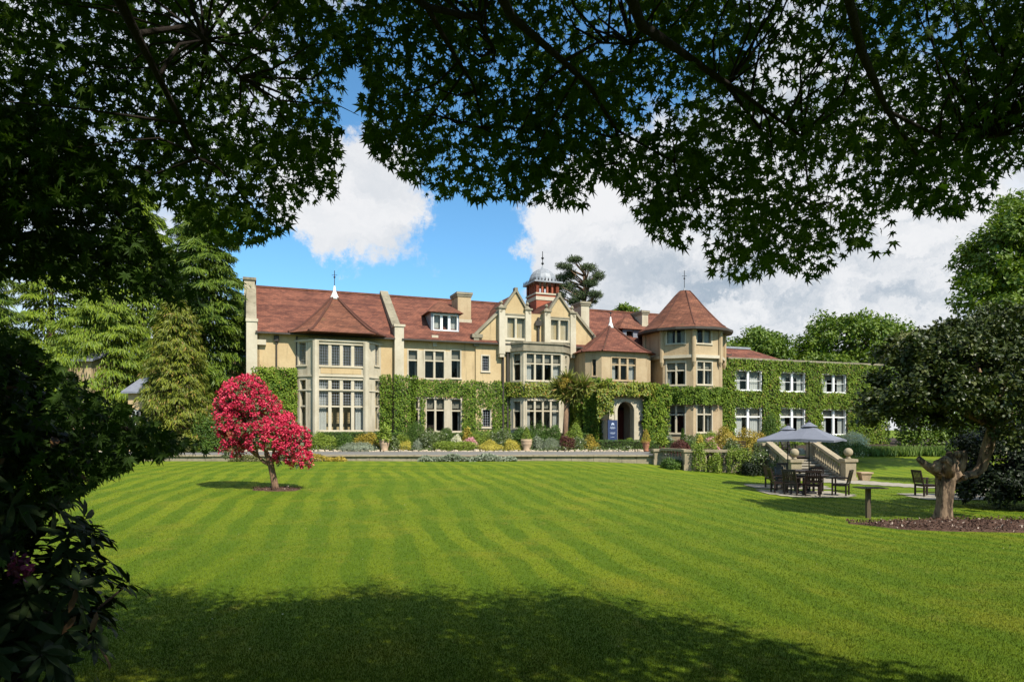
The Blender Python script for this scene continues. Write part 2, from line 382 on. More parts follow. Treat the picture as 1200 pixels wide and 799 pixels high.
def leaves(name, P, N, T, S, tmpl, mat_, parent, local=False):
    tv, tf = tmpl; P = np.asarray(P); n = len(P); S = np.broadcast_to(np.asarray(S, float), (n,))
    T = norm(T); N = norm(N - T * np.sum(N * T, 1, keepdims=True)); B = np.cross(N, T)
    V = P[:, None, :] + S[:, None, None] * (tv[None, :, 0:1] * T[:, None, :] + tv[None, :, 1:2] * B[:, None, :] + tv[None, :, 2:3] * N[:, None, :])
    k = len(tv); flat = np.concatenate([np.array(f) for f in tf]); cnt = np.array([len(f) for f in tf])
    FF = (np.arange(n)[:, None] * k + flat[None, :]).ravel(); CC = np.tile(cnt, n)
    return raw_mesh(name, V, FF, CC, mat_, parent, local=local)
def rdir(n): return norm(rng.normal(size=(n, 3)))
def clumps(ells, nsub, r2, shell=.62):
    """sub-clump centres on the shells of the given ellipsoids (cx,cy,cz,rx,ry,rz)"""
    E = np.array(ells, float); vol = (E[:, 3] * E[:, 4] * E[:, 5]) ** (2 / 3); idx = rng.choice(len(E), nsub, p=vol / vol.sum())
    d = rdir(nsub); d[:, 2] = np.where(d[:, 2] < -.55, -d[:, 2] * .5, d[:, 2]); d = norm(d)
    r = shell + (1 - shell) * rng.random(nsub) ** .7
    c = E[idx, :3] + d * E[idx, 3:] * r[:, None]
    return c, d, r2 * (0.6 + .8 * rng.random(nsub))
def fill(c, d, r, nleaf, size, flat=.6, up=.6, droop=-.2, jit=.8):
    i = rng.integers(0, len(c), nleaf); q = rdir(nleaf) * (rng.random((nleaf, 1)) ** .45)
    q[:, 2] *= flat; P = c[i] + q * r[i][:, None]
    N = norm(norm(q) * .5 + d[i] * .5 + np.array((0, 0, up)) + rng.normal(size=(nleaf, 3)) * jit * .5)
    T = norm(rng.normal(size=(nleaf, 3)) + d[i] * .5 + np.array((0, 0, droop * 2)))
    S = size * (.7 + .6 * rng.random(nleaf))
    return P, N, T, S
def tree(name, base, ells, label, cat, m_leaf, m_bark, nsub=120, r2=.9, nleaf=9000, size=.3, tmpl=T_DIA, trunk_r=.3, group=None, flat=.6, nlimb=14, shell=.6, up=.6, droop=-.2, lean=(0, 0)):
    root = thing(name, base, label, cat, group)
    c, d, r = clumps(ells, nsub, r2, shell)
    leaves('crown', *fill(c, d, r, nleaf, size, flat, up, droop), tmpl, m_leaf, root)
    E = np.array(ells); top = E[:, :3].mean(0); b = Vector(base); t = Vector(top)
    mb = MB(); fork = b.lerp(t, .55); fork.x += lean[0]; fork.y += lean[1]
    mb.tube([b - Vector((0, 0, .3)), b.lerp(fork, .5) + Vector((trunk_r * .4, 0, 0)), fork, t], [trunk_r * 1.15, trunk_r * .9, trunk_r * .75, trunk_r * .35], 10, .08)
    for i in rng.choice(len(c), min(nlimb, len(c)), replace=False):
        e = Vector(c[i]); m_ = fork.lerp(e, .5) + Vector((0, 0, .08 * (e - fork).length))
        mb.tube([fork + Vector((0, 0, rng.uniform(-.5, .8) * trunk_r * 3)), m_, e], [trunk_r * .4, trunk_r * .24, trunk_r * .07], 6, .08)
    mb.build('trunk', m_bark, root, True)
    return root
def conifer(name, base, H, Rr, label, m_leaf, nb=110, ns=46, size=.42, z0=.04, power=.8, group=None, hang=1.0, width=T_NEE):
    root = thing(name, base, label, 'tree', group); b = np.array(base)
    mb = MB(); mb.tube([b, b + (0, 0, H * .5), b + (0, 0, H * .98)], [H * .022, H * .014, .03], 8, .05); P = []; N = []; T = []; S = []
    for i in range(nb):
        h = z0 + (1 - z0) * (i + rng.random()) / nb; L = Rr * max(.06, (1 - h) ** power) * rng.uniform(.72, 1.12)
        a = i * 2.399 + rng.normal() * .3; o = np.array((math.cos(a), math.sin(a), 0)); sd = np.array((-o[1], o[0], 0))
        tt = rng.random(ns) ** .6; cnt = ns
        side = rng.normal(size=cnt) * .26 * L * (1.05 - tt * .75)
        z = b[2] + h * H + L * (.10 * tt - .42 * tt ** 2 + .12 * tt ** 4) - abs(side) * .3
        pts = b[None, :2] + np.outer(tt * L, o[:2]) + np.outer(side, sd[:2])
        p3 = np.column_stack([pts, z + rng.normal(size=cnt) * .08])
        dn = norm(o[None, :] * rng.uniform(.25, .9, (cnt, 1)) + sd[None] * (np.sign(side) * .4)[:, None] + np.array((0, 0, -1.)) * hang * rng.uniform(.3, 1.1, (cnt, 1)) + rng.normal(size=(cnt, 3)) * .2)
        P.append(p3); T.append(dn); N.append(norm(o[None] * .6 + np.array((0, 0, .7)) + rng.normal(size=(cnt, 3)) * .5)); S.append(size * rng.uniform(.6, 1.3, cnt))
        if i % 3 == 0:
            mb.tube([b + (0, 0, h * H), b + o * L * .5 + (0, 0, h * H - .03 * L), b + o * L * .9 + (0, 0, h * H - .25 * L)], [.07, .05, .02], 5)
    leaves('crown', np.vstack(P), np.vstack(N), np.vstack(T), np.concatenate(S), width, m_leaf, root)
    mb.build('trunk', M_BARK, root)
    return root
def LM(n, a, b, **k): return leafmat(n, a, b, **k)
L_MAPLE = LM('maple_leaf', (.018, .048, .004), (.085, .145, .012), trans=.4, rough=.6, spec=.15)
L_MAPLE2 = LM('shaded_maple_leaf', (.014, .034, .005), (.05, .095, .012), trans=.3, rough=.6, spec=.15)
L_RHODO = LM('rhododendron_leaf', (.010, .021, .007), (.028, .046, .012), rough=.5, spec=.12, trans=.15, c3=(.09, .05, .02), f3=.97)
L_DARK = LM('dark_glossy_leaf', (.018, .032, .006), (.068, .086, .014), rough=.42, spec=.28, trans=.1, c3=(.11, .12, .035), f3=.93)
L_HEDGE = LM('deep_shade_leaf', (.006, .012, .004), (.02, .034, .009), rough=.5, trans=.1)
L_CEDAR = LM('cedar_spray', (.030, .068, .007), (.15, .21, .015), trans=.1)
L_GOLD = LM('golden_spray', (.07, .10, .010), (.22, .235, .018), trans=.1, c3=(.30, .2, .05), f3=.93)
L_WEEP = LM('weeping_spray', (.06, .115, .008), (.21, .27, .016), trans=.12)
L_TREE = LM('broad_leaf', (.05, .10, .010), (.15, .215, .02), trans=.25)
L_TREE2 = LM('oak_leaf', (.045, .095, .008), (.165, .225, .017), trans=.25)
L_OLIVE = LM('olive_leaf', (.10, .11, .035), (.2, .19, .06), trans=.2)
L_PINE = LM('pine_needles', (.03, .055, .018), (.09, .12, .035), trans=.05)
L_IVY = LM('ivy_leaf', (.030, .072, .008), (.165, .235, .022), trans=.1, rough=.6, spec=.15)
L_IVY2 = LM('yellow_ivy_leaf', (.08, .13, .012), (.28, .29, .03), trans=.15, c3=(.32, .19, .04), f3=.92)
L_IVYW = LM('creeper_leaf', (.032, .075, .008), (.185, .25, .020), trans=.1, rough=.6, spec=.15, c3=(.20, .16, .03), f3=.97)
L_BOX = LM('box_leaf', (.035, .075, .010), (.10, .17, .02), trans=.1)
L_LIME = LM('lime_leaf', (.11, .17, .018), (.27, .33, .04), trans=.15)
L_YEL = LM('yellow_leaf', (.34, .29, .03), (.62, .52, .10), trans=.15)
L_GREY = LM('grey_leaf', (.14, .17, .10), (.33, .36, .25), trans=.1)
L_MIX = LM('mixed_leaf', (.05, .085, .02), (.15, .19, .045), trans=.1, c3=(.5, .5, .38), f3=.93)
L_ORANGE = LM('amber_leaf', (.22, .19, .02), (.48, .33, .05), trans=.1)
L_PINK = LM('pink_flower', (.55, .20, .24), (.75, .45, .45), trans=.2)
L_WHITEF = LM('cream_flower', (.55, .52, .36), (.75, .72, .52), trans=.2)
L_RED = LM('red_flower', (.42, .010, .045), (.76, .055, .13), trans=.22, rough=.6, c3=(.82, .12, .17), f3=.86)
L_MAROON = LM('maroon_leaf', (.06, .018, .014), (.14, .045, .03), trans=.1)
L_CORD = LM('cordyline_blade', (.12, .15, .03), (.33, .33, .07), trans=.2, c3=(.35, .22, .09), f3=.85)
L_MAG = LM('magenta_flower', (.06, .006, .03), (.13, .012, .065))
L_LAV = LM('lavender_spike', (.09, .15, .03), (.2, .27, .06), trans=.15)

# ------------------------------------------------------------------ ground
def axis(dense0, dense1, step, far):
    a = list(np.arange(dense0, dense1 + 1e-6, step)); x = step
    hi = a[-1]; lo = a[0]
    while hi < far: x *= 1.5; hi += x; a.append(hi); lo -= x; a.insert(0, lo)
    return np.array(a)
def sheet(name, X, Y, m, dz=0., keep=None, parent=None):
    gx, gy = np.meshgrid(X, Y); z = ground(gx, gy) + dz
    V = np.column_stack([gx.ravel(), gy.ravel(), z.ravel()]); nx = len(X); F_ = []
    for j in range(len(Y) - 1):
        for i in range(nx - 1):
            if keep is None or keep((X[i] + X[i + 1]) / 2, (Y[j] + Y[j + 1]) / 2): F_.append((j * nx + i, j * nx + i + 1, (j + 1) * nx + i + 1, (j + 1) * nx + i))
    return raw_mesh(name, V, np.array(F_).ravel(), [4] * len(F_), m, parent, shade=True)
tag(sheet('lawn', axis(-32, 44, .5, 1500), axis(-6, 60, .5, 1500), M_LAWN), kind='structure')

TZ = 0.0
TERR = [(-70, 41), (8.7, 41), (9.95, 38.6), (14.0, 37.6), (17.3, 37.6), (17.4, 47.5), (70, 50.5), (70, 160), (-70, 160)]
m = MB(); m.poly([(a, b, TZ) for a, b in TERR]); tag(m.build('terrace_ground', M_SOIL), kind='structure')
m = MB(); m.poly([(-70, 41.25, .004), (8.6, 41.25, .004), (9.2, 42, .004), (17.2, 42, .004), (17.2, 46.6, .004), (9, 47.2, .004), (-70, 47.6, .004)]); tag(m.build('terrace_path', M_TARMAC), kind='structure')

# low retaining wall along the lawn
tw = thing('retaining_wall', (-10, 41, 0), 'long low stone retaining wall between the mown lawn and the grey terrace path', 'wall')
m = MB(); x = -46.
while x < 8.6:
    w_ = random.uniform(.7, 1.5); x2 = min(x + w_, 8.68); m.box(x + .008, x2 - .008, 41.02 + random.uniform(0, .03), 41.4, -1.2, -.075); x = x2
m.build('stonework', M_WALLS, tw)
m = MB(); x = -46.
while x < 8.6:
    w_ = random.uniform(.9, 1.6); x2 = min(x + w_, 8.7); m.box(x + .006, x2 - .006, 40.93 + random.uniform(-.03, .02), 41.42, -.074, .006 + random.uniform(0, .025)); x = x2
m.build('coping', M_BALU, tw)
# stone edging of the beds
tw = thing('bed_edging', (-10, 47.7, 0), 'rough stone edging along the front of the flower beds below the house', 'edging')
m = MB()
def rock(mb, x, y, z, a, b, h):
    n = 7; base = [(x + a * math.cos(t) * random.uniform(.8, 1.1), y + b * math.sin(t) * random.uniform(.8, 1.1), z) for t in [2 * math.pi * i / n for i in range(n)]]
    top = [((p[0] - x) * .75 + x, (p[1] - y) * .7 + y, z + h * random.uniform(.75, 1.15)) for p in base]
    mb.hexa(base, top)
x = -38.
while x < 8.8:
    a = random.uniform(.08, .26); x += a; rock(m, x, 47.75 + random.uniform(-.09, .09), -.03, a * 1.15, .16, random.uniform(.08, .19)); x += a
    if random.random() < .45: rock(m, x, 47.58, -.03, .13, .1, .09)
m.build('stones', M_EDGE, tw); m = MB(); tw = thing('bed_edging', (30, 48, 0), 'rough stone edging beyond the steps in front of the lavender bank', 'edging')
x = 17.6
while x < 46:
    a = random.uniform(.16, .42); x += a; yy = 47.5 + (x - 17.4) * .057 - .1; rock(m, x, yy, ground(x, yy) - .06, a * 1.05, .2, random.uniform(.3, .42)); x += a
m.build('stones', M_EDGE, tw)

# ------------------------------------------------------------------ the mansion
mansion = thing('mansion', (*W(0, 0), 0), 'large ochre stone country house with red tiled roofs, pointed gables and a round tower', 'mansion')
class Wall:
    def __init__(s, A, B, z0, z1, m, th=.3):
        s.a = Vector(W(*A)); s.b = Vector(W(*B)); s.L = (s.b - s.a).length; s.d = (s.b - s.a) / s.L; s.n = Vector((s.d.y, -s.d.x))
        s.z0, s.z1, s.m, s.th, s.h = z0, z1, m, th, []
    def U(s, px):
        t = (px - CX) / F; return (t * s.a.y - s.a.x) / (s.d.x - t * s.d.y)
    def Z(s, px, py): return EYE + (HOR - py) * (s.a.y + s.d.y * s.U(px)) / F
    def P(s, u, w, z): q = s.a + s.d * u + s.n * w; return (q.x, q.y, z)
    def box(s, mb, u0, u1, w0, w1, z0, z1):
        q = [(u0, w1), (u1, w1), (u1, w0), (u0, w0)]; mb.hexa([s.P(a, b, z0) for a, b in q], [s.P(a, b, z1) for a, b in q])
    def build(s, name='wall', parent=None):
        mb = MB(); us = sorted({0, s.L} | {v for h in s.h for v in h[:2]}); zs = sorted({s.z0, s.z1} | {v for h in s.h for v in h[2:]})
        us = [u for u in us if 0 <= u <= s.L]; zs = [z for z in zs if s.z0 <= z <= s.z1]
        for i in range(len(us) - 1):
            for j in range(len(zs) - 1):
                uc, zc = (us[i] + us[i + 1]) / 2, (zs[j] + zs[j + 1]) / 2
                if any(h[0] < uc < h[1] and h[2] < zc < h[3] for h in s.h): continue
                for w in (0, -s.th):
                    q = [s.P(us[i], w, zs[j]), s.P(us[i + 1], w, zs[j]), s.P(us[i + 1], w, zs[j + 1]), s.P(us[i], w, zs[j + 1])]
                    mb.poly(q if w == 0 else q[::-1])
        for q in ([(0, 0, s.z0), (0, 0, s.z1), (0, -s.th, s.z1), (0, -s.th, s.z0)], [(s.L, 0, s.z0), (s.L, -s.th, s.z0), (s.L, -s.th, s.z1), (s.L, 0, s.z1)],
                  [(0, 0, s.z1), (s.L, 0, s.z1), (s.L, -s.th, s.z1), (0, -s.th, s.z1)]): mb.poly([s.P(*k) for k in q])
        return mb.build(name, s.m, parent or mansion)
def window(w, x0, y0, x1, y1, cols=1, trans=(), mul=.11, frame=None, sur=.10, blind=.3, curtain=True, leaded=False, sill=True, depth=1.5, parent=None, bars=0, white=False):
    frame = frame or M_TRIM; xm = (x0 + x1) / 2; u0, u1 = w.U(x0), w.U(x1); z1, z0 = w.Z(xm, y0), w.Z(xm, y1); w.h.append((u0, u1, z0, z1))
    g = MB(); pr = .025
    w.box(g, u0 - sur, u0, -.26, pr, z0, z1); w.box(g, u1, u1 + sur, -.26, pr, z0, z1)
    w.box(g, u0 - sur, u1 + sur, -.262, pr + .004, z1, z1 + sur); w.box(g, u0 - sur, u1 + sur, -.262, pr + .004, z0 - sur * .7, z0)
    cw = (u1 - u0) / cols
    for i in range(1, cols): w.box(g, u0 + i * cw - mul / 2, u0 + i * cw + mul / 2, -.21, -.03, z0, z1)
    for t in trans: zt = z1 - (z1 - z0) * t; w.box(g, u0, u1, -.20, -.04, zt - .045, zt + .045)
    # slim casement frames round every light
    zs = [z1] + [z1 - (z1 - z0) * t for t in trans] + [z0]
    win = g.build('window', frame, parent or mansion); g = MB()
    for i in range(cols):
        a, b = u0 + i * cw, u0 + (i + 1) * cw; a += mul / 2 if i else 0; b -= mul / 2 if i < cols - 1 else 0
        for k in range(len(zs) - 1):
            t_, b_ = zs[k] - (.045 if k else 0), zs[k + 1] + (.045 if k < len(zs) - 2 else 0); e = .022
            w.box(g, a, a + e, -.17, -.11, b_, t_); w.box(g, b - e, b, -.17, -.11, b_, t_); w.box(g, a + e, b - e, -.171, -.109, t_ - e, t_); w.box(g, a + e, b - e, -.171, -.109, b_, b_ + e)
            if bars: w.box(g, a, b, -.16, -.12, (b_ + t_) / 2 - .02, (b_ + t_) / 2 + .02)
    g.build('casement', M_WHITE if white else frame, win)
    g = MB(); g.poly([w.P(u0, -.14, z0), w.P(u1, -.14, z0), w.P(u1, -.14, z1), w.P(u0, -.14, z1)]); g.build('pane', M_GLASS, win)
    if leaded:
        g = MB(); k = u0 + .13
        zl = z0 if leaded is True else z1 - (z1 - z0) * leaded
        while k < u1: w.box(g, k - .011, k + .011, -.136, -.126, zl, z1); k += .17
        k = zl + .12
        while k < z1: w.box(g, u0, u1, -.135, -.127, k - .011, k + .011); k += .21
        g.build('lead_lattice', M_LEAD, win)
    if sill: g = MB(); w.box(g, u0 - sur - .04, u1 + sur + .04, -.1, .09, z0 - sur * .7 - .07, z0 - sur * .7 - .002); g.build('sill', frame, win)
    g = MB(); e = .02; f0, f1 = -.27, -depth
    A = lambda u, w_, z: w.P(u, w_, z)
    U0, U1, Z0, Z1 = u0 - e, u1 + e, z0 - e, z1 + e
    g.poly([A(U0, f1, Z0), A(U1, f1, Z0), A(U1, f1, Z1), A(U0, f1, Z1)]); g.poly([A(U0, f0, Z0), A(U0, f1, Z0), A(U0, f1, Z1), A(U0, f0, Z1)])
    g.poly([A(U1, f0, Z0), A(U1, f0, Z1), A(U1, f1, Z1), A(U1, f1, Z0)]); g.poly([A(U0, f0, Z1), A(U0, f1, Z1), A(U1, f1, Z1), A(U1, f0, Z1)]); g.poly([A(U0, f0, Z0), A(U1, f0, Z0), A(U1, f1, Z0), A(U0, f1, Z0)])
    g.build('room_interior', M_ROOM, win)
    if blind: g = MB(); zb = z1 - (z1 - z0) * blind * random.uniform(.8, 1.15); w.box(g, u0 + .02, u1 - .02, -.31, -.295, zb, z1 - .01); g.build('blind', M_BLIND, win)
    if curtain:
        for side in (0, 1):
            if curtain == 'one' and side == 0: continue
            g = MB(); wd = (u1 - u0) * (.15 if curtain is True else .26) * random.uniform(.7, 1.3); n = 14; a = u0 + .02 if side == 0 else u1 - .02 - wd
            for i in range(n):
                s0, s1 = a + wd * i / n, a + wd * (i + 1) / n; q0, q1 = -.36 + .035 * math.sin(i * 1.9), -.36 + .035 * math.sin((i + 1) * 1.9)
                g.poly([w.P(s0, q0, z0), w.P(s1, q1, z0), w.P(s1, q1, z1), w.P(s0, q0, z1)])
            g.build('curtain', M_CURT, win)
    return win
def strip(w, u0, u1, w0, w1, z0, z1, name, m, parent=None): g = MB(); w.box(g, u0, u1, w0, w1, z0, z1); return g.build(name, m, parent or mansion)

ZE = ZP(520, 397, .4); ZR = ZP(520, 351.5, -5.8); PR = -5.8
sL, sM, sC0, sC1, sT = SP(299), SP(469), SP(557.5, .15), SP(699, .15), SP(790)
# left wing
wl = Wall((sL, 0), (sM, 0), -.1, ZE + .12, M_RENDER); wl.h = []
wl.build()
we = Wall((sL, -11.6), (sL, 0), -.1, ZE, M_RENDER); we.build()
m = MB(); m.sbox(sL + .4, 22, -11.6, -3.2, -.1, ZE - .1); m.build('wall', M_RENDER, mansion)
def slope(s0, s1, pe, pr, ze, zr, name='roof', mt=None, th=.16):
    g = MB(); pts = [(*W(s0, pe), ze), (*W(s1, pe), ze), (*W(s1, pr), zr), (*W(s0, pr), zr)]; g.slab(pts, th); return g
def roof(s0, s1, zr=None, pe=.42, mt=None):
    zr = zr or ZR; g = MB()
    k = 8                                                                # slightly sprocketed eaves, two planes each side
    pm, zm = -1.1, (ZE - .06) + (zr - ZE) * (1.1 + .42) / (-PR + .42) - .10
    for a, b, c, d in ((pe, pm, ZE - .06, zm), (pm, PR, zm, zr), (2 * PR - pm, PR, zm, zr), (2 * PR - pe, 2 * PR - pm, ZE - .06, zm)):
        g.slab([(*W(s0, a), c), (*W(s1, a), c), (*W(s1, b), d), (*W(s0, b), d)], .15)
    r = g.build('roof', mt or M_ROOF, mansion)
    g = MB(); g.beam((*W(s0, PR), zr + .03), (*W(s1, PR), zr + .03), .28, .16); g.build('ridge_tiles', M_ROOF2, r)
    g = MB(); g.beam((*W(s0, pe + .06), ZE - .19), (*W(s1, pe + .06), ZE - .19), .13, .11); g.build('gutter', M_PIPE, r)
    return r
roof(sL + .02, sM - .5); roof(sM + .05, 22)
def zroof(p): return ZE + (ZR - ZE) * (.42 - p) / (-PR + .42)
# gable parapets: end of the left wing, and between the wing and the middle
def parapet(s0, s1, raise_, lo_p, m1=M_OLD):
    g = MB(); f = lambda p: zroof(p) + raise_
    for a, b in ((lo_p, PR), (2 * PR - lo_p, PR)):
        g.hexa([(*W(s0, a), 5), (*W(s1, a), 5), (*W(s1, b), 5), (*W(s0, b), 5)], [(*W(s0, a), f(lo_p)), (*W(s1, a), f(lo_p)), (*W(s1, b), f(PR)), (*W(s0, b), f(PR))])
    return g.build('gable_parapet', m1, mansion)
parapet(sM - .55, sM + .12, .42, .1); parapet(sL - .62, sL + .1, .42, .1)
# raised end stack, buttress piers and kneelers
m = MB(); m.sbox(SP(286, -4.6), SP(298.5, -4.6), -6.4, -4.6, 8, ZP(292, 328, -4.6)); ch = m.build('chimney', M_ASH, mansion)
m = MB(); m.sbox(SP(286, -4.6) - .1, SP(298.5, -4.6) + .12, -6.5, -4.5, ZP(292, 328, -4.6), ZP(292, 325, -4.6)); m.build('chimney_cap', M_OLD, ch)
m = MB(); zk = ZP(295, 377, .3); m.sbox(sL - .60, sL + .14, -.5, .42, -.1, zk); m.sbox(sL - .64, sL + .2, -.55, .48, zk, zk + .22); m.sbox(sL + .14, sL + .75, -.02, .3, ZP(299, 404), ZP(299, 398)); m.build('corner_pier', M_TRIM, mansion)
m = MB(); zk = ZP(471, 383, .35); m.sbox(sM - .52, sM + .2, -.3, .45, -.1, zk); m.sbox(sM - .6, sM + .3, -.5, .52, zk, zk + .18); m.build('corner_pier', M_TRIM, mansion)
m = MB(); m.sbox(sL - 1.9, sL - .62, -9, -3.2, -.1, ZP(282, 418, -3)); m.build('wall', M_RENDER, mansion)
m = MB(); m.sbox(sL - 2.0, sL - .62, -9.1, -3.1, ZP(282, 418, -3), ZP(282, 416, -3)); m.build('roof', M_LEAD, mansion)

# left bay: three storeys of mullioned lights between pale piers
BP = 1.35; bs0, bs1, bs2, bs3 = SP(346.5), SP(370, BP), SP(429, BP), SP(446.5)
zb = ZP(400, 399, BP); zmid = ZP(400, 441, BP)
def bayside(A, B, spec, z0=-.1, z1=zb):
    w = Wall(A, B, z0, z1, M_ASH)
    for k in spec: window(w, *k[0], **k[1])
    w.build(); return w
bw = Wall((bs1, BP), (bs2, BP), -.1, zb, M_ASH)
window(bw, 373, 404, 426.5, 428.5, cols=4, mul=.22, leaded=True, curtain=False, blind=.12)
window(bw, 373, 445, 426.5, 504, cols=4, trans=(.22, .53), mul=.22, leaded=.5, blind=.0)
bw.build()
strip(bw, .35, bw.L - .35, .01, .03, bw.Z(400, 438), bw.Z(400, 430.5), 'panel', M_RENDER)
w2 = Wall((bs0, 0), (bs1, BP), -.1, zb, M_ASH); window(w2, 350, 401, 358.5, 427, leaded=True, curtain=False, blind=0); window(w2, 351.5, 445, 358.5, 503, trans=(.22, .53), curtain='one', blind=0); w2.build()
w3 = Wall((bs2, BP), (bs3, 0), -.1, zb, M_ASH); window(w3, 439.5, 404, 443.5, 428, leaded=True, curtain=False, blind=0, sur=.09); window(w3, 439.5, 446, 444, 503, trans=(.22, .53), curtain=False, blind=0, sur=.09); w3.build()
m = MB()
for y0, y1, e in ((441.5, 439.5, .1), (457.8, 456.2, .07), (400.5, 398.5, .12)):
    za, zc = ZP(400, y0, BP), ZP(400, y1, BP)
    m.sprism([(bs0 - e, 0), (bs1 - e * .5, BP + e), (bs2 + e * .5, BP + e), (bs3 + e, 0)], za, zc)
m.build('string_course', M_TRIM, mansion)
m = MB()
for s_, p_ in ((bs1, BP), (bs2, BP)):
    m = MB(); x, y = W(s_, p_); m.lathe((x, y, -.1), [(.24, 0), (.24, zb + .02)], 8); m.build('corner_shaft', M_TRIM, mansion)
out = [(SP(338, .7), .45), (bs1 - .55, BP + .62), (bs2 + .75, BP + .62), (SP(453, .7), .45), (SP(453, .7), -4), (SP(338, .7), -4)]
apx = (SP(392, -2.2), -2.2); zap = ZP(392, 347.5, -2.2)
m = MB(); m.loft(out, apx, ZE - .10, zap, [(1, 0), (.86, .075), (.72, .20), (.5, .43), (.25, .72), (.03, 1)])
rr = m.build('roof', M_ROOF2, mansion)
def hips(root, outline, apex, z0, z1, prof, idx, w=.2):
    for i in idx:
        g = MB(); q = [(*W(apex[0] + (outline[i][0] - apex[0]) * r, apex[1] + (outline[i][1] - apex[1]) * r), z0 + (z1 - z0) * h + .03) for r, h in prof]
        g.tube(q, w * .5, 6); g.build('hip_tiles', M_HIP, root)
def finial(root, s, p, z, h, hv, r0=.5, m1=None):
    x, y = W(s, p); g = MB(); g.lathe((x, y, z - .25), [(r0, 0), (r0 * .55, h * .25), (r0 * .25, h * .6), (.05, h)], 12); g.build('lead_cap', m1 or M_LEAD, root, True)
    g = MB(); g.tube([(x, y, z + h * .5), (x, y, z + h + hv)], .028, 6); g.lathe((x, y, z + h + hv * .45), [(.02, -.09), (.10, 0), (.02, .09)], 8); g.beam((x - .22, y, z + h + hv * .62), (x + .22, y, z + h + hv * .62), .03, .03); g.build('weather_vane', M_IRON, root)
hips(rr, out, apx, ZE - .10, zap, [(1, 0), (.86, .075), (.72, .20), (.5, .43), (.25, .72), (.08, .94)], (0, 1, 2, 3))
finial(rr, *apx, zap, 1.1, .95, .5, M_WHITE)
m = MB()
for px in (324, 369.8 - 22):
    x, y = W(SP(px, .1), .1); m.tube([(x, y, 0), (x, y, ZE - .3)], .06, 6)
x, y = W(SP(324, .1), .1); m.box(x - .16, x + .16, y - .12, y + .1, ZE - .75, ZE - .35)
m.build('drainpipe', M_PIPE, mansion)

# middle
wm = Wall((sM, 0), (sC0, 0), -.1, ZE + .12, M_RENDER)
for a in ((478.7, 489), (529, 539.3)):
    window(wm, a[0], 410.5, a[1], 442.5, trans=(.36,), blind=.33)
window(wm, 498, 411.5, 520.3, 443, cols=2, trans=(.36,), mul=.16, blind=.33, curtain=False)
window(wm, 482.5, 466, 490.5, 503, trans=(.36,), blind=.33, curtain=False); window(wm, 500, 467, 520.5, 505, cols=2, trans=(.36,), mul=.16, blind=.3, curtain=False); window(wm, 529.5, 468, 540, 505, trans=(.36,), blind=.3)
wm.build()
g = MB(); zc = ZP(508, 401); g.sbox(SP(505.5), SP(513), 0, .16, zc, zc + .55); g.sbox(SP(507), SP(511.5), 0, .12, zc - .35, zc); g.build('carved_corbel', M_TRIM, mansion)
for a, b in ((489.8, 497.2), (521.5, 528)):
    strip(wm, wm.U(a), wm.U(b), -.05, .012, wm.Z(505, 505), wm.Z(505, 467), 'pier', M_ASH); strip(wm, wm.U(a), wm.U(b), -.05, .012, wm.Z(505, 443), wm.Z(505, 411), 'pier', M_ASH)
# dormer
dp = -1.0; s0, s1 = SP(505, dp), SP(538, dp); z0d, z1d = ZP(520, 389, dp), ZP(520, 366, dp)
wd = Wall((s0, dp), (s1, dp), z0d, z1d, M_LEAD, .1); dorm = window(wd, 508.5, 369.5, 535.5, 386.5, cols=3, mul=.2, blind=0, curtain='wide', frame=M_WHITE, sur=.06, depth=.9, white=True); wd.build()
g = MB(); g.sprism([(s0, dp - .1), (s0 + .08, dp - .1), (s0 + .08, dp - 2.6), (s0, dp - 2.6)], z0d, z1d); g.sprism([(s1 - .08, dp - .1), (s1, dp - .1), (s1, dp - 2.6), (s1 - .08, dp - 2.6)], z0d, z1d); g.build('dormer_cheek', M_LEAD, mansion)
g = MB(); o_ = .32; zt = ZP(517, 352.5, -2.6); sc_ = (s0 + s1) / 2
A_, B_, C_, D_ = (*W(s0 - o_, dp + .35), z1d - .05), (*W(s1 + o_, dp + .35), z1d - .05), (*W(s1 + o_, dp - 3.6), z1d - .05), (*W(s0 - o_, dp - 3.6), z1d - .05); T1, T2 = (*W(sc_, -2.6), zt), (*W(sc_, -5), zt)
g.poly([A_, B_, T1]); g.poly([B_, C_, T2, T1]); g.poly([D_, A_, T1, T2]); g.poly([A_, D_, C_, B_]); g.build('roof', M_ROOF2, mansion)
# chimneys
def chimney(px0, px1, p, dep, ytop, zb_, m1=M_ASH, cap=True):
    s0, s1 = SP(px0, p), SP(px1, p); zt = ZP((px0 + px1) / 2, ytop, p); g = MB(); g.sbox(s0, s1, p - dep, p, zb_, zt - .3); c = g.build('chimney', m1, mansion)
    g = MB(); g.sbox(s0 - .07, s1 + .07, p - dep - .07, p + .07, zt - .36, zt - .2); g.sbox(s0 - .13, s1 + .13, p - dep - .13, p + .13, zt - .2, zt); g.build('chimney_cap', M_OLD, c)
    g = MB(); g.sbox(s0 - .05, s1 + .05, p - dep - .05, p + .05, zroof(p) - .35, zroof(p) + .12); g.build('flashing', M_TRIM, c); return c
chimney(536.5, 552, -2.5, 1.9, 342.5, 9, M_WARM)
chimney(681, 690.5, -.9, 1.7, 353.5, 8)
chimney(752.5, 759.5, -3.6, 2.0, 364, 9)

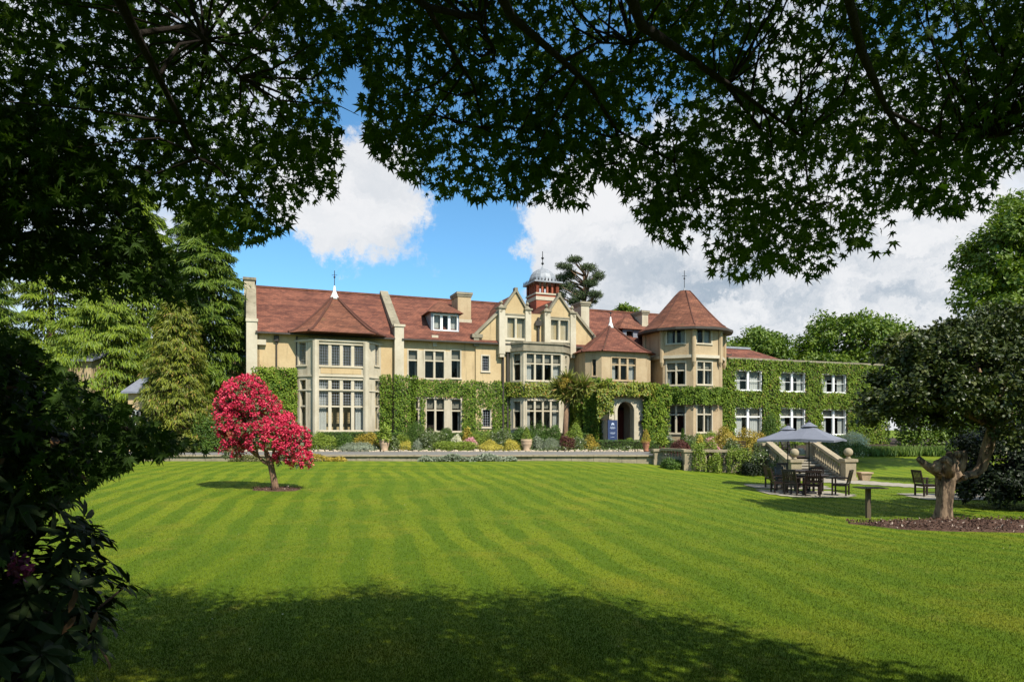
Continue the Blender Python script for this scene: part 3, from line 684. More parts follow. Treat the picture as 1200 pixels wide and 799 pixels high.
# cross wing with two small gables
wx = Wall((sC0, .15), (sC1, .15), -.1, ZE + .35, M_RENDER)
window(wx, 565, 417, 573, 434.5, leaded=True, blind=0, curtain=False); window(wx, 565.5, 480, 574.5, 500, leaded=True, blind=0, curtain=False)
wx.h.append((wx.U(600), wx.U(663), -.05, ZE)); wx.build()
zs0, zs1, zs2 = ZE + .35, ZP(583, 366, .15), ZP(674, 370, .15)
m = MB(); p0, p1 = -.15, .152
P2 = [(sC0, zs0), (sC1, zs0), (SP(675, .15), zs2), (SP(585, .15), zs1)]
m.hexa([(*W(a, p1), b) for a, b in P2], [(*W(a, p0), b) for a, b in P2]); m.build('wall', M_RENDER, mansion)
m = MB(); m.beam((*W(sC0 - .1, .1), zs0 + .12), (*W(SP(585, .15), .1), zs1 + .12), .5, .2); m.build('coping', M_OLD, mansion); m = MB(); m.beam((*W(sC1 + .1, .1), zs0 + .12), (*W(SP(675, .15), .1), zs2 + .12), .5, .2)
m.sbox(sC1 - .5, sC1 + .35, -.25, .34, zs0 - .1, zs0 + .2)
m.build('coping', M_OLD, mansion); m = MB(); m.sbox(sC0 - .35, sC0 + .55, -.25, .34, zs0 - .1, zs0 + .2); m.sbox(sC0 - .2, sC0 + .25, -.2, .3, zs0 - .8, zs0 - .1); m.build('kneeler', M_OLD, mansion)
# hipped roof of the cross wing
m = MB(); pk = 11.5
a, b = sC0 + .1, sC1 - .1; zl = ZE + .25
rA, rB = a + (pk - zl) * .95, b - (pk - zl) * .95
m.slab([(*W(a, -.2), zl), (*W(rA, -.2), pk - .9), (*W(rA, -5.8), pk), (*W(a, -5.8), zl)], .15)
m.slab([(*W(rA, -.3), pk - .9), (*W(rB, -.3), pk - .9), (*W(rB, -5.8), pk), (*W(rA, -5.8), pk)], .15)
m.slab([(*W(rB, -.2), pk - .9), (*W(b, -.2), zl), (*W(b, -5.8), zl), (*W(rB, -5.8), pk)], .15)
m.build('roof', M_ROOF, mansion)
def gablet(pl, pr, ysh, pa, ya, wx0, wy0, wx1, wy1):
    p = .5; z0 = ZP(pl, 412, p); z1 = ZP((pl + pr) / 2, ysh, p)
    w = Wall((SP(pl, p), p), (SP(pr, p), p), z0, z1, M_ASH, .25); window(w, wx0, wy0, wx1, wy1, cols=2, mul=.17, blind=.12, curtain='wide', depth=.55, white=True, sill=True, sur=.2); w.build()
    s0, s1, sa = SP(pl, p), SP(pr, p), SP(pa, p); za = ZP(pa, ya, p)
    g = MB(); tri = [(s0, z1), (s1, z1), (sa, za)]; g.hexa([(*W(a, p + .002), b) for a, b in tri], [(*W(a, p - .3), b) for a, b in tri]); g.build('gable', M_RENDER, mansion)
    g = MB(); dd = .09
    g.beam((*W(s0 - .15, p - .1), z1 + .02), (*W(sa, p - .1), za + .1), .5, .16); g.beam((*W(s1 + .15, p - .1), z1 + .02), (*W(sa + .01, p - .101), za + .1), .5, .16); g.sbox(sa - .14, sa + .14, p - .3, p + .13, za - .1, za + .3)
    g.sbox(s0 - .1, s1 + .1, p, p + .07, z1 - .14, z1 - .02); g.build('coping', M_OLD, mansion)
    g = MB()
    for s_ in (s0, s1): g.sbox(s_ - .26, s_ + .26, -.1, p + .14, z0 - .2, z1 + .35); g.sbox(s_ - .2, s_ + .2, -.05, p + .1, z0 - .45, z0 - .2)
    g.build('gable_pier', M_TRIM, mansion)
    g = MB()
    for s_ in (s0, s1):
        g.sbox(s_ - .36, s_ + .36, -.15, p + .24, z1 + .35, z1 + .48); x, y = W(s_, p - .1); g.lathe((x, y, z1 + .48), [(.3, 0), (.16, .14), (.07, .22), (.16, .38), (.05, .55)], 10)
    g.build('gable_finial', M_OLD, mansion)
    g = MB()                                                            # little roof behind, running back
    g.slab([(*W(s0, p - .25), z1), (*W(sa, p - .25), za - .15), (*W(sa, p - 5), za - .15), (*W(s0, p - 5), z1)], .12); g.slab([(*W(sa, p - .25), za - .15), (*W(s1, p - .25), z1), (*W(s1, p - 5), z1), (*W(sa, p - 5), za - .15)], .12); g.build('roof', M_ROOF2, mansion)
gablet(588, 618.5, 367.5, 604.5, 341.5, 594.5, 372.5, 615, 396)
gablet(641, 671, 371.5, 655, 347.5, 645.5, 375, 666, 398.5)
m = MB()
for px, y0, y1 in ((611.5, 382, 397),):
    pass
for px, zt in ((589.6, 401), (595, 404), (695.5, 392)):
    x, y = W(SP(px, .32), .32); m.tube([(x, y, 0), (x, y, ZP(px, zt, .32))], .085, 6)
x, y = W(SP(631, .3), .3); m.tube([(x, y, 7.8), (x, y, ZP(631, 372, .3))], .1, 6); m.box(x - .25, x + .25, y - .2, y + .1, ZP(631, 382, .3), ZP(631, 376, .3))
m.build('drainpipe', M_PIPE, mansion)
# central bay
CP = 1.5; c0, c1, c2, c3 = SP(597.5, .3), SP(613.5, CP), SP(659.5, CP), SP(668, .3); zcb = ZP(635, 412, CP)
w = Wall((c1, CP), (c2, CP), -.1, zcb, M_ASH); window(w, 617, 415, 657, 445.5, cols=4, trans=(.38,), mul=.16, blind=.35, curtain=True); window(w, 617.5, 469.5, 655, 503, cols=4, trans=(.36,), mul=.16, blind=.3); w.build()
w = Wall((c0, .3), (c1, CP), -.1, zcb, M_ASH); window(w, 601.5, 414.5, 609.8, 445.5, trans=(.38,), curtain='one'); window(w, 602, 470.5, 609.8, 501, trans=(.36,), curtain='one'); w.build()
w = Wall((c2, CP), (c3, .3), -.1, zcb, M_ASH); window(w, 662, 417, 664.6, 446, trans=(.38,), curtain=False, sur=.08); w.build()
m = MB()
for z0_, z1_, e in ((zcb, zcb + .25, .16), (zcb + .25, zcb + .62, .04), (zcb + .62, zcb + .78, .15)):
    m.sprism([(c0 - e, -.1), (c0 - e, .3), (c1 - e * .5, CP + e), (c2 + e * .5, CP + e), (c3 + e, .3), (c3 + e, -.1)], z0_, z1_)
m.build('parapet', M_OLD, mansion)

# brick belfry with lead dome
cp = -4.2; k0, k1 = SP(628.5, cp), SP(655, cp); kd = 2.35; zo0, zo1 = ZP(640, 345, cp), ZP(640, 331.5, cp)
m = MB(); m.sbox(k0, k1, cp - kd, cp, 9, zo0); bel = m.build('belfry', M_BRICK, mansion)
m = MB()
for i in range(5):
    t = i / 4; r_ = .14
    for s_, p_ in ((k0 + .14 + (k1 - k0 - .28) * t, cp - .14), (k0 + .14 + (k1 - k0 - .28) * t, cp - kd + .14), (k0 + .14, cp - .14 - (kd - .28) * t), (k1 - .14, cp - .14 - (kd - .28) * t)):
        rr_ = .15 if i in (0, 4) else .085; m.sbox(s_ - rr_, s_ + rr_, p_ - rr_, p_ + rr_, zo0 + .05, zo1)
m.build('brick_columns', M_BRICK, bel)
m = MB(); m.sbox(k0 - .08, k1 + .08, cp - kd - .08, cp + .08, zo0 - .02, zo0 + .12); m.sbox(k0 - .05, k1 + .05, cp - kd - .05, cp + .05, zo0 - .55, zo0 - .22); m.build('stone_band', M_TRIM, bel)
m = MB(); m.sbox(k0 - .28, k1 + .28, cp - kd - .28, cp + .28, zo1 + .02, zo1 + .16)
cx_, cy_ = W((k0 + k1) / 2, cp - kd / 2); prof = [(1.72, 0), (1.66, .12), (1.58, .5), (1.42, .85), (1.1, 1.2), (.65, 1.45), (.2, 1.58), (.1, 1.75), (.05, 1.95)]
m.lathe((cx_, cy_, zo1 + .16), [(a * (k1 - k0) / 2.85, b * .88) for a, b in prof], 16, start=.2); m.build('dome', M_LEAD, bel)
m = MB(); zt = zo1 + 1.6; m.tube([(cx_, cy_, zt), (cx_, cy_, ZP(635, 294, cp - 1))], .035, 6)
for q in (.45, .95): m.lathe((cx_, cy_, zt + q), [(.03, -.14), (.15, 0), (.03, .14)], 8)
for i in range(9):
    t = i / 8
    for s_, p_ in ((k0 - .2 + (k1 - k0 + .4) * t, cp + .2), (k0 - .2, cp + .2 - (kd + .4) * t)):
        x, y = W(s_, p_); m.lathe((x, y, zo1 + .16), [(.05, 0), (.06, .12), (.015, .3)], 6)
m.build('finial', M_IRON, bel)

# wall behind the porch and dormer beyond
wr = Wall((sC1, 0), (16, 0), -.1, ZE + .12, M_RENDER); wr.build()
dp = -1.6; wq = Wall((SP(730, dp), dp), (SP(752, dp), dp), ZP(740, 402, dp), ZP(740, 386, dp), M_SLATE, .1); window(wq, 734, 388, 742, 400, curtain=False, blind=0, frame=M_LEAD, sur=.05, depth=.8, sill=False); wq.build()
g = MB(); s0, s1 = SP(724, dp), SP(757, dp); zt = ZP(733, 371, -3.4); z1d = ZP(740, 386, dp); sc_ = SP(733, -3.4)
A_, B_, C_, D_ = (*W(s0, dp + .3), z1d), (*W(s1, dp + .3), z1d), (*W(s1, dp - 3.6), z1d), (*W(s0, dp - 3.6), z1d); T1, T2 = (*W(sc_, -3.4), zt), (*W(s1, -4.2), zt)
g.poly([A_, B_, T1]); g.poly([B_, C_, T2, T1]); g.poly([D_, A_, T1, T2]); g.poly([A_, D_, C_, B_]); g.build('roof', M_ROOF2, mansion)

# small turret over the porch
tp = 3.2; t0, t1 = SP(705, tp), SP(758, tp); zt0 = ZP(732, 411.5, tp)
w = Wall((t0, tp), (t1, tp), -.1, zt0, M_WARM); window(w, 717, 419.5, 745, 445, cols=3, trans=(.32,), mul=.18, blind=.3, curtain='wide', frame=M_WARM); w.h.append((w.U(716), w.U(750), -.05, ZP(732, 468, tp))); w.build()
w = Wall((t0 - 1.0, tp - 1.0), (t0, tp), -.1, zt0, M_WARM); window(w, 694, 421, 698.5, 440, curtain=False, blind=0, frame=M_WARM, sur=.08); w.build()
for A, B in (((t0 - 1.0, 0), (t0 - 1.0, tp - 1.0)), ((t1, tp), (t1 + 1.0, tp - 1.0)), ((t1 + 1, tp - 1), (t1 + 1, 0))): Wall(A, B, -.1, zt0, M_WARM).build()
e = .42; out = [(t0 - 1 - e, .2), (t0 - 1 - e, tp - 1 + e * .4), (t0 - e * .4, tp + e), (t1 + e * .4, tp + e), (t1 + 1 + e, tp - 1 + e * .4), (t1 + 1 + e, .2), (t1 + 1 + e, -2.2), (t0 - 1 - e, -2.2)]
apx = (SP(715.5, .6), .6); zap = ZP(715.5, 381.5, .6); m = MB(); m.loft(out, apx, zt0 - .08, zap, [(1, 0), (.84, .10), (.68, .25), (.4, .56), (.2, .79), (.05, 1)]); rr = m.build('roof', M_ROOF, mansion)
hips(rr, out, apx, zt0 - .08, zap, [(1, 0), (.84, .10), (.68, .25), (.4, .56), (.2, .79), (.08, .95)], (1, 2, 3, 4), .15)
finial(rr, *apx, zap, 1.0, .2, .38, M_WHITE)
# porch with round arch
pp = 4.7; q0, q1 = SP(714, pp), SP(753.5, pp); zq = ZP(733, 466, pp); a0, a1 = SP(723.5, pp), SP(742.5, pp); za = ZP(733, 470.5, pp); rad = (a1 - a0) / 2; zsp = za - rad
def porchpart(mb, pts):
    mb.hexa([(*W(a, pp), b) for a, b in pts], [(*W(a, pp - .55), b) for a, b in pts])
m = MB(); porchpart(m, [(q0, -.1), (a0, -.1), (a0, zsp), (q0, zsp)]); porchpart(m, [(a1, -.1), (q1, -.1), (q1, zsp), (a1, zsp)])
n = 12; mid = (a0 + a1) / 2
for i in range(n):
    t0_, t1_ = math.pi * i / n, math.pi * (i + 1) / n; xa, xb = mid - rad * math.cos(t0_), mid - rad * math.cos(t1_)
    ya, yb = zsp + rad * math.sin(t0_), zsp + rad * math.sin(t1_); porchpart(m, [(xa, ya), (xb, yb), (xb, zq), (xa, zq)])
porchpart(m, [(q0, zsp), (a0, zsp), (a0, zq), (q0, zq)]); porchpart(m, [(a1, zsp), (q1, zsp), (q1, zq), (a1, zq)])
m.sbox(q0, q0 + .3, .3, pp - .55, -.1, zq); m.sbox(q1 - .3, q1, .3, pp - .55, -.1, zq); por = m.build('porch', M_TRIM, mansion)
m = MB(); m.sbox(q0 - .2, q1 + .2, .3, pp + .2, zq, zq + .22); m.sbox(q0 - .1, q1 + .1, .3, pp + .1, zq + .22, zq + .5); m.build('parapet', M_OLD, por)
m = MB()
for i in range(n):
    t0_, t1_ = math.pi * i / n, math.pi * (i + 1) / n; r1, r2 = rad + .02, rad + .26
    pts = [(mid - r1 * math.cos(t0_), zsp + r1 * math.sin(t0_)), (mid - r1 * math.cos(t1_), zsp + r1 * math.sin(t1_)), (mid - r2 * math.cos(t1_), zsp + r2 * math.sin(t1_)), (mid - r2 * math.cos(t0_), zsp + r2 * math.sin(t0_))]
    m.hexa([(*W(a, pp + .06), b) for a, b in pts], [(*W(a, pp - .02), b) for a, b in pts])
m.sbox(a0 - .28, a0 - .02, pp - .02, pp + .06, 0, zsp); m.sbox(a1 + .02, a1 + .28, pp - .02, pp + .06, 0, zsp); m.build('arch_moulding', M_ASH, por)
dr = 2.2; m = MB(); m.sbox(a0 - .5, mid - .01, dr, dr + .06, 0, 3.2); m.sbox(mid + .01, a1 + .5, dr, dr + .06, 0, 3.2)
for k in range(8):
    s_ = a0 - .3 + k * .32; m.sbox(s_, s_ + .05, dr + .06, dr + .09, .15, 2.7)
dd_ = m.build('door', M_DOOR, por); m = MB(); x, y = W(mid + .12, dr + .12); m.lathe((x, y, 1.05), [(.02, -.05), (.05, 0), (.02, .05)], 8); m.build('handle', M_LEAD, dd_)
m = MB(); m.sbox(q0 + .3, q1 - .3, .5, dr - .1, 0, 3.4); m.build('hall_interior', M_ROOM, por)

# the big tower
TC_ = (15.93, 1.62); TRr = 3.52
def octo(r, k): a = R(-90 + 22.5 + 45 * k); return (TC_[0] + r * math.cos(a + math.pi) * 1., TC_[1] - r * math.sin(a)) 
def ov(r, deg): return (TC_[0] + r * math.sin(R(deg)), TC_[1] + r * math.cos(R(deg)))    # 0 = straight out from the front
zstr = ZP(790, 418, 3.5); zeav = ZP(800, 389, 4.5) + .5
angs = [-157.5 + 45 * k for k in range(9)]
px_up = {-45: (781.5, 386.5, 802.5, 402), 0: (816.5, 386, 833.5, 402)}
for i in range(8):
    a, b = angs[i], angs[i + 1]; mid_ = round((a + b) / 2)
    lo = Wall(ov(3.38, a), ov(3.38, b), -.1, zstr, M_WARM); up = Wall(ov(TRr, a), ov(TRr, b), zstr, zeav + .1, M_WARM)
    if mid_ == -45:
        window(up, 781.5, 386.5, 802.5, 402, cols=2, blind=0, curtain='wide', mul=.12); window(lo, 781.5, 425, 803, 450.5, cols=2, trans=(.36,), blind=.32, mul=.13); window(lo, 781.5, 475, 802.5, 507, cols=2, trans=(.34,), blind=.3, mul=.13)
    if mid_ == 0:
        window(up, 816.5, 386.5, 833.5, 402, cols=2, blind=0, curtain='wide', mul=.12); window(lo, 817, 424, 834, 450, cols=2, trans=(.36,), blind=.32, mul=.13); window(lo, 817, 475, 834, 506, cols=2, trans=(.34,), blind=.3, mul=.13)
    lo.build(); up.build()
m = MB(); m.sprism([ov(TRr + .14, a) for a in angs[:-1]][::-1], zstr - .16, zstr + .1); m.build('string_course', M_TRIM, mansion)
m = MB()
for a in angs[:-1]:
    m = MB(); x, y = W(*ov(TRr + .02, a)); m.lathe((x, y, zstr - .5), [(.05, -.4), (.2, 0), (.2, zeav - zstr + .45)], 8); m.build('corner_shaft', M_WARM, mansion)
m = MB(); ang16 = [22.5 * k for k in range(16)]; ztop = ZP(800, 341, 1.62)
m.loft([ov(4.15 if k % 2 else 4.02, a) for k, a in enumerate(ang16)], TC_, zeav - .12, ztop, [(1, 0), (.985, .03), (.86, .115), (.70, .29), (.52, .50), (.36, .70), (.22, .88), (.11, 1)]); rr = m.build('roof', M_ROOF2, mansion)
hips(rr, [ov(4.08, a) for a in ang16], TC_, zeav - .12, ztop, [(.985, .03), (.86, .115), (.70, .29), (.52, .50), (.36, .70), (.22, .88), (.13, .98)], (15, 1, 3, 13), .12)
m = MB(); m.loft([ov(4.2, a) for a in ang16], TC_, zeav - .3, zeav - .1, [(1, 0), (1, 1)]); m.build('gutter', M_PIPE, rr)
finial(rr, *TC_, ztop, .55, 1.3, .5, M_LEAD)

# creeper covered wing
sW0, sW1 = 17.0, SP(1033); zw = ZP(940, 424.5)
ww = Wall((sW0, 0), (sW1, 0), -.1, zw, M_WARM)
for a, b, yu0, yu1, yl0, yl1 in ((862, 891.5, 435, 456.5, 478.5, 511), (914.3, 942.3, 437.3, 458, 479, 510.5), (963.8, 990.3, 439.3, 459.3, 480.5, 508.5)):
    window(ww, a, yu0, b, yu1, cols=2, mul=.26, blind=.3, curtain='wide', frame=M_WHITE, white=True, bars=1); window(ww, a, yl0, b, yl1, cols=2, trans=(.30,), mul=.26, blind=.28, curtain='wide', frame=M_WHITE, white=True)
ww.build()
m = MB(); m.sbox(sW0 + .3, sW1, -11, -3.2, -.1, zw - .1); m.sbox(sW1 - .3, sW1, -3.2, -.3, -.1, zw); m.build('wall', M_WARM, mansion)
m = MB(); m.sbox(sW0, sW1 + .2, -11.2, .15, zw, zw + .18); m.build('coping', M_OLD, mansion)
m = MB(); r0_, r1_ = SP(848, -1), SP(921, -1); zq0, zq1 = zw + .15, ZP(880, 410.5, -4)
m.hexa([(*W(r0_, -.9), zq0), (*W(r1_, -.9), zq0), (*W(r1_, -8), zq0), (*W(r0_, -8), zq0)], [(*W(r0_, -3.4), zq1), (*W(r1_ - 2.6, -3.4), zq1), (*W(r1_ - 2.6, -6), zq1), (*W(r0_, -6), zq1)]); rr = m.build('roof', M_ROOF, mansion)
m = MB(); m.beam((*W(r0_, -3.4), zq1 + .08), (*W(r1_ - 2.5, -3.4), zq1 + .08), .35, .2); m.build('ridge_tiles', M_LEAD, rr)

# ------------------------------------------------------------------ terrace front: balustrade, steps
def gz(x, y): return float(ground(x, y))
def balustrade(name, A, B, z0, z1, label, ztopA=None, ztopB=None, mat_=None):
    """low solid base, turned balusters and a rail from A to B (world XY); sloping if z differs"""
    mat_ = mat_ or M_BALU; a, b = Vector((*A, z0)), Vector((*B, z1)); root = thing(name, tuple(a), label, 'balustrade'); d = b - a; L = d.length
    g = MB(); lo = min(gz(*A), gz(*B)) - .4
    nrm = Vector((d.y, -d.x, 0)).normalized() * .17
    P_ = [a - nrm, b - nrm, b + nrm, a + nrm]; g.hexa([(p.x, p.y, lo) for p in P_], [(p.x, p.y, p.z + .06) for p in P_]); g.build('plinth', mat_, root)
    g = MB(); up = Vector((0, 0, .82)); g.beam(a + up, b + up, .34, .14); g.build('rail', mat_, root)
    n = max(2, int(L / .24))
    for i in range(n):
        q = a + d * ((i + .5) / n); g = MB(); g.lathe((q.x, q.y, q.z + .05), [(.075, 0), (.075, .06), (.04, .12), (.085, .28), (.075, .36), (.035, .56), (.06, .64), (.07, .72)], 8); g.build('baluster', mat_, root, True)
    return root
def pier(x, y, z0, z1, label, ball=False, w=.26, group=None):
    root = thing('stone_pier', (x, y, z0), label, 'pier', group); g = MB(); g.box(x - w, x + w, y - w, y + w, z0 - .4, z1 - .14); g.box(x - w - .05, x + w + .05, y - w - .05, y + w + .05, z0 - .3, z0 + .18); g.build('shaft', M_BALU, root)
    g = MB(); g.box(x - w - .07, x + w + .07, y - w - .07, y + w + .07, z1 - .14, z1); g.build('cap', M_BALU, root)
    if ball: g = MB(); g.lathe((x, y, z1), [(.16, 0), (.09, .08), (.08, .14)] + [(.215 * math.sin(R(t)), .33 - .215 * math.cos(R(t))) for t in range(25, 181, 15)], 16); g.build('ball', M_BALU, root, True)
    return root
pier(8.75, 40.9, -.4, .38, 'dark square stone pier where the long retaining wall meets the balustrade')
balustrade('balustrade', (8.95, 40.6), (9.8, 38.9), -.45, -.45, 'shaded run of balusters turning forward from the end of the path wall')
pier(9.95, 38.55, -.6, .42, 'sunlit stone pier at the outer corner of the terrace balustrade')
balustrade('balustrade', (10.25, 38.5), (12.5, 38.1), -.47, -.47, 'balusters half hidden by shrubs between the corner pier and the clipped cone bush')
m = MB(); pts = [(8.8, 40.9), (10.0, 38.75), (14.0, 37.9)]
for (a, b), (c, d) in zip(pts[:-1], pts[1:]): m.beam((a, b + .1, -.75), (c, d + .1, -.75), .3, 1.45)
tag(m.build('terrace_wall', M_WALLS), 'dark stone wall holding up the terrace behind the balusters', 'wall')
m = MB(); m.beam((17.45, 37.9, -.75), (17.55, 47.4, -.75), .3, 1.45); m.beam((16.9, 37.8, -.75), (17.5, 37.85, -.75), .3, 1.45); tag(m.build('terrace_wall', M_WALLS), 'low stone wall at the side of the terrace beyond the steps', 'wall')
# steps between sloping parapets
SX0, SX1, SYT, SYB = 14.35, 16.45, 37.7, 34.2; zt_, zb_ = -.02, gz(15.4, 34.2)
st = thing('stone_steps', (15.4, 36, zb_), 'flight of broad stone steps going down from the terrace to the lower lawn', 'steps'); ns_ = 8
g = MB(); gt = MB()
for i in range(ns_):
    y1_ = SYT - (SYT - SYB) * i / ns_; y0_ = SYT - (SYT - SYB) * (i + 1) / ns_; z = zt_ - (zt_ - zb_) * (i + .5) / ns_
    g.box(SX0, SX1, y0_ + .03, y1_ + .03, zb_ - .5, z - .05); gt.box(SX0, SX1, y0_ - .01, y1_ + .002, z - .049, z)
g.build('risers', M_WALLS, st); gt.build('treads', M_STONE, st)
balustrade('stair_balustrade', (14.15, 37.6), (14.15, 34.5), .0, zb_ + .05, 'sloping stone stair parapet nearest the potted terrace shrubs')
balustrade('stair_balustrade', (16.65, 37.6), (16.75, 34.45), .0, zb_ + .05, 'sloping stone stair parapet ending at the pier beside the small square planter')
pier(14.15, 34.2, zb_, zb_ + 1.05, 'ball topped stone pier at the foot of the steps behind the dining chairs', True)
pier(16.8, 34.1, zb_, zb_ + 1.08, 'ball topped stone pier at the foot of the steps beside the pale paved path', True)
pier(16.65, 37.8, -.05, .95, 'plain stone pier at the head of the steps where the sloping parapet begins')
pier(14.1, 37.85, -.05, .8, 'plain stone pier at the head of the steps hidden partly by the blue canopy')
# square planter at the foot of the pier
g = MB(); x, y = 17.55, 34.0; z = gz(x, y); g.hexa([(x + a * .17, y + b * .17, z - .02) for a, b in ((-1, -1), (1, -1), (1, 1), (-1, 1))], [(x + a * .26, y + b * .26, z + .36) for a, b in ((-1, -1), (1, -1), (1, 1), (-1, 1))])
g.box(x - .3, x + .3, y - .3, y + .3, z + .361, z + .43); tag(g.build('planter', M_TERRA), 'small square stone planter standing beside the ball topped stair pier', 'planter')

# paved paths on the lawn
def paving(name, cx, cy, pts, label=None):
    P_ = np.array(pts, float); X = np.arange(P_[:, 0].min() - .5, P_[:, 0].max() + .5, .25); Y = np.arange(P_[:, 1].min() - .5, P_[:, 1].max() + .5, .25)
    def inside(x, y):
        c = False
        for i in range(len(pts)):
            (x1, y1), (x2, y2) = pts[i], pts[i - 1]
            if (y1 > y) != (y2 > y) and x < (x2 - x1) * (y - y1) / (y2 - y1) + x1: c = not c
        return c
    return tag(sheet(name, X, Y, M_STONE, .022, inside), kind='structure')
paving('stone_path', 0, 0, [(14.2, 34.4), (17.1, 34.4), (18.6, 31.0), (22.5, 28.6), (30, 26.5), (30, 25.4), (21.5, 27.4), (17.5, 29.6), (16, 32), (14.6, 33)])
paving('patio_paving', 0, 0, [(9.9, 26.6), (10.4, 25.5), (12.7, 25.5), (13.3, 26.6), (13.0, 28.4), (10.1, 28.4)])
paving('patio_paving', 0, 0, [(10.4, 29.2), (13.8, 29.2), (14.2, 31.4), (10.6, 31.4)])
paving('patio_paving', 0, 0, [(15.0, 24.6), (18.6, 24.6), (18.8, 27), (15.2, 27)])

# ------------------------------------------------------------------ garden furniture
def make_chair():
    r = thing('garden_chair', (0, 0, 0), 'x', 'chair'); w, d = .27, .25            # faces +Y, back at -Y
    g = MB()
    for i in range(6): y = -d + .045 + i * .085; g.box(-w, w, y - .034, y + .034, .42, .445)
    g.build('seat', M_TEAK, r, local=True)
    g = MB(); g.beam((-w + .02, -d - .02, .46), (-w + .02, -d - .14, .97), .045, .045); g.beam((w - .02, -d - .02, .46), (w - .02, -d - .14, .97), .045, .045)
    g.beam((-w, -d - .135, .94), (w, -d - .135, .94), .035, .09); g.beam((-w, -d - .04, .53), (w, -d - .04, .53), .03, .06)
    for i in range(6): x = -w + .075 + i * .078; g.beam((x, -d - .04, .55), (x, -d - .132, .91), .042, .018)
    g.build('backrest', M_TEAK, r, local=True)
    for sx in (-1, 1):
        for sy in (-1, 1): g = MB(); g.box(sx * (w - .02) - .027, sx * (w - .02) + .027, sy * (d - .01) - .027, sy * (d - .01) + .027, 0, .65 if sy > 0 else .46); g.build('leg', M_TEAK, r, local=True)
        g = MB(); g.box(sx * (w - .02) - .035, sx * (w - .02) + .035, -d - .09, d + .05, .651, .68); g.build('armrest', M_TEAK, r, local=True)
    g = MB(); g.box(-w + .03, w - .03, -d, -d + .03, .36, .41); g.box(-w + .03, w - .03, d - .03, d, .36, .41)
    for sx in (-1, 1): g.box(sx * (w - .02) - .015, sx * (w - .02) + .015, -d + .03, d - .04, .36, .41); g.box(sx * (w - .02) - .012, sx * (w - .02) + .012, -d + .03, d - .04, .14, .17)
    g.build('seat_frame', M_TEAK, r, local=True)
    return r
chair0 = make_chair(); chair_used = [False]
def place_chair(x, y, rz, label, group='dark wooden garden chairs', z=None):
    c = copy_tree(chair0) if chair_used[0] else chair0; chair_used[0] = True
    c.location = (x, y, (gz(x, y) + .03) if z is None else z); c.rotation_euler = (0, 0, R(rz)); tag(c, label, 'chair', group); return c
table_n = []
def place_table(x, y, rad, label, z=None):
    z = gz(x, y) + .03 if z is None else z; r = thing('garden_table', (x, y, z), label, 'table', 'dark wooden garden tables')
    g = MB(); k = int(rad / .09); n_ = 2 * k
    for i in range(n_):
        yy = -rad + (i + .5) * 2 * rad / n_; hw = math.sqrt(max(rad ** 2 - yy ** 2, .01)); g.box(-hw, hw, yy - rad / n_ + .004, yy + rad / n_ - .004, .71, .74)
    g.lathe((0, 0, .66), [(rad - .06, 0), (rad - .06, .048)], 28); g.build('table_top', M_TEAK, r, local=True)
    for a in range(4):
        t = R(45 + 90 * a); q = (math.cos(t) * rad * .62, math.sin(t) * rad * .62); g = MB(); g.box(q[0] - .035, q[0] + .035, q[1] - .035, q[1] + .035, 0, .66); g.build('leg', M_TEAK, r, local=True)
    return r
TX, TY = 11.75, 27.0
place_table(TX, TY, .72, 'round dark wooden table directly under the nearer blue canopy')
# rotation: chair faces +Y at 0; face the table
def round_chairs(tx, ty, lst):
    for ang, r_, lab in lst:
        x, y = tx + r_ * math.cos(R(ang)), ty + r_ * math.sin(R(ang)); place_chair(x, y, ang + 90, lab)
round_chairs(TX, TY, [(-142, 1.12, 'slatted wooden chair with its back to the lawn, second from the left under the canopy'),
                      (-108, 1.08, 'slatted wooden chair nearest the lawn in front of the umbrella pole'),
                      (-38, 1.15, 'slatted wooden chair standing alone on the stair pier side of the canopy table'),
                      (175, 1.15, 'wooden chair at the outer left of the crowded canopy table'),
                      (118, 1.12, 'wooden chair behind the canopy table in front of the stair parapet'),
                      (55, 1.12, 'wooden chair behind the canopy table in front of the steps')])
place_chair(11.35, 29.6, -80, 'sunlit wooden armchair in side view standing apart nearest the leafy terrace wall')
place_table(12.9, 30.2, .7, 'round wooden table behind, under the farther blue canopy'); place_chair(12.6, 31.4, 185, 'wooden chair at the farther canopy table beside the stair foot')
place_table(17.2, 26.0, .62, 'small round wooden table beyond the pale gnarled trunk')
place_chair(15.75, 26.0, -85, 'wooden chair in side view just beyond the stump of the gnarled tree')
place_chair(16.6, 25.1, 20, 'wooden chair partly hidden behind the gnarled trunk')
place_chair(18.3, 25.9, 95, 'wooden chair in deep shade on the far side of the gnarled trunk')
for i, (x, lab) in enumerate(((14.35, 'dark chair up on the terrace nearest the top of the left stair parapet'), (15.15, 'dark chair up on the terrace in the middle of the three above the steps'), (15.95, 'dark chair up on the terrace beside the plain stone pier'))):
    place_chair(x, 39.0 + .15 * i, 170 + 12 * i, lab, z=.005)
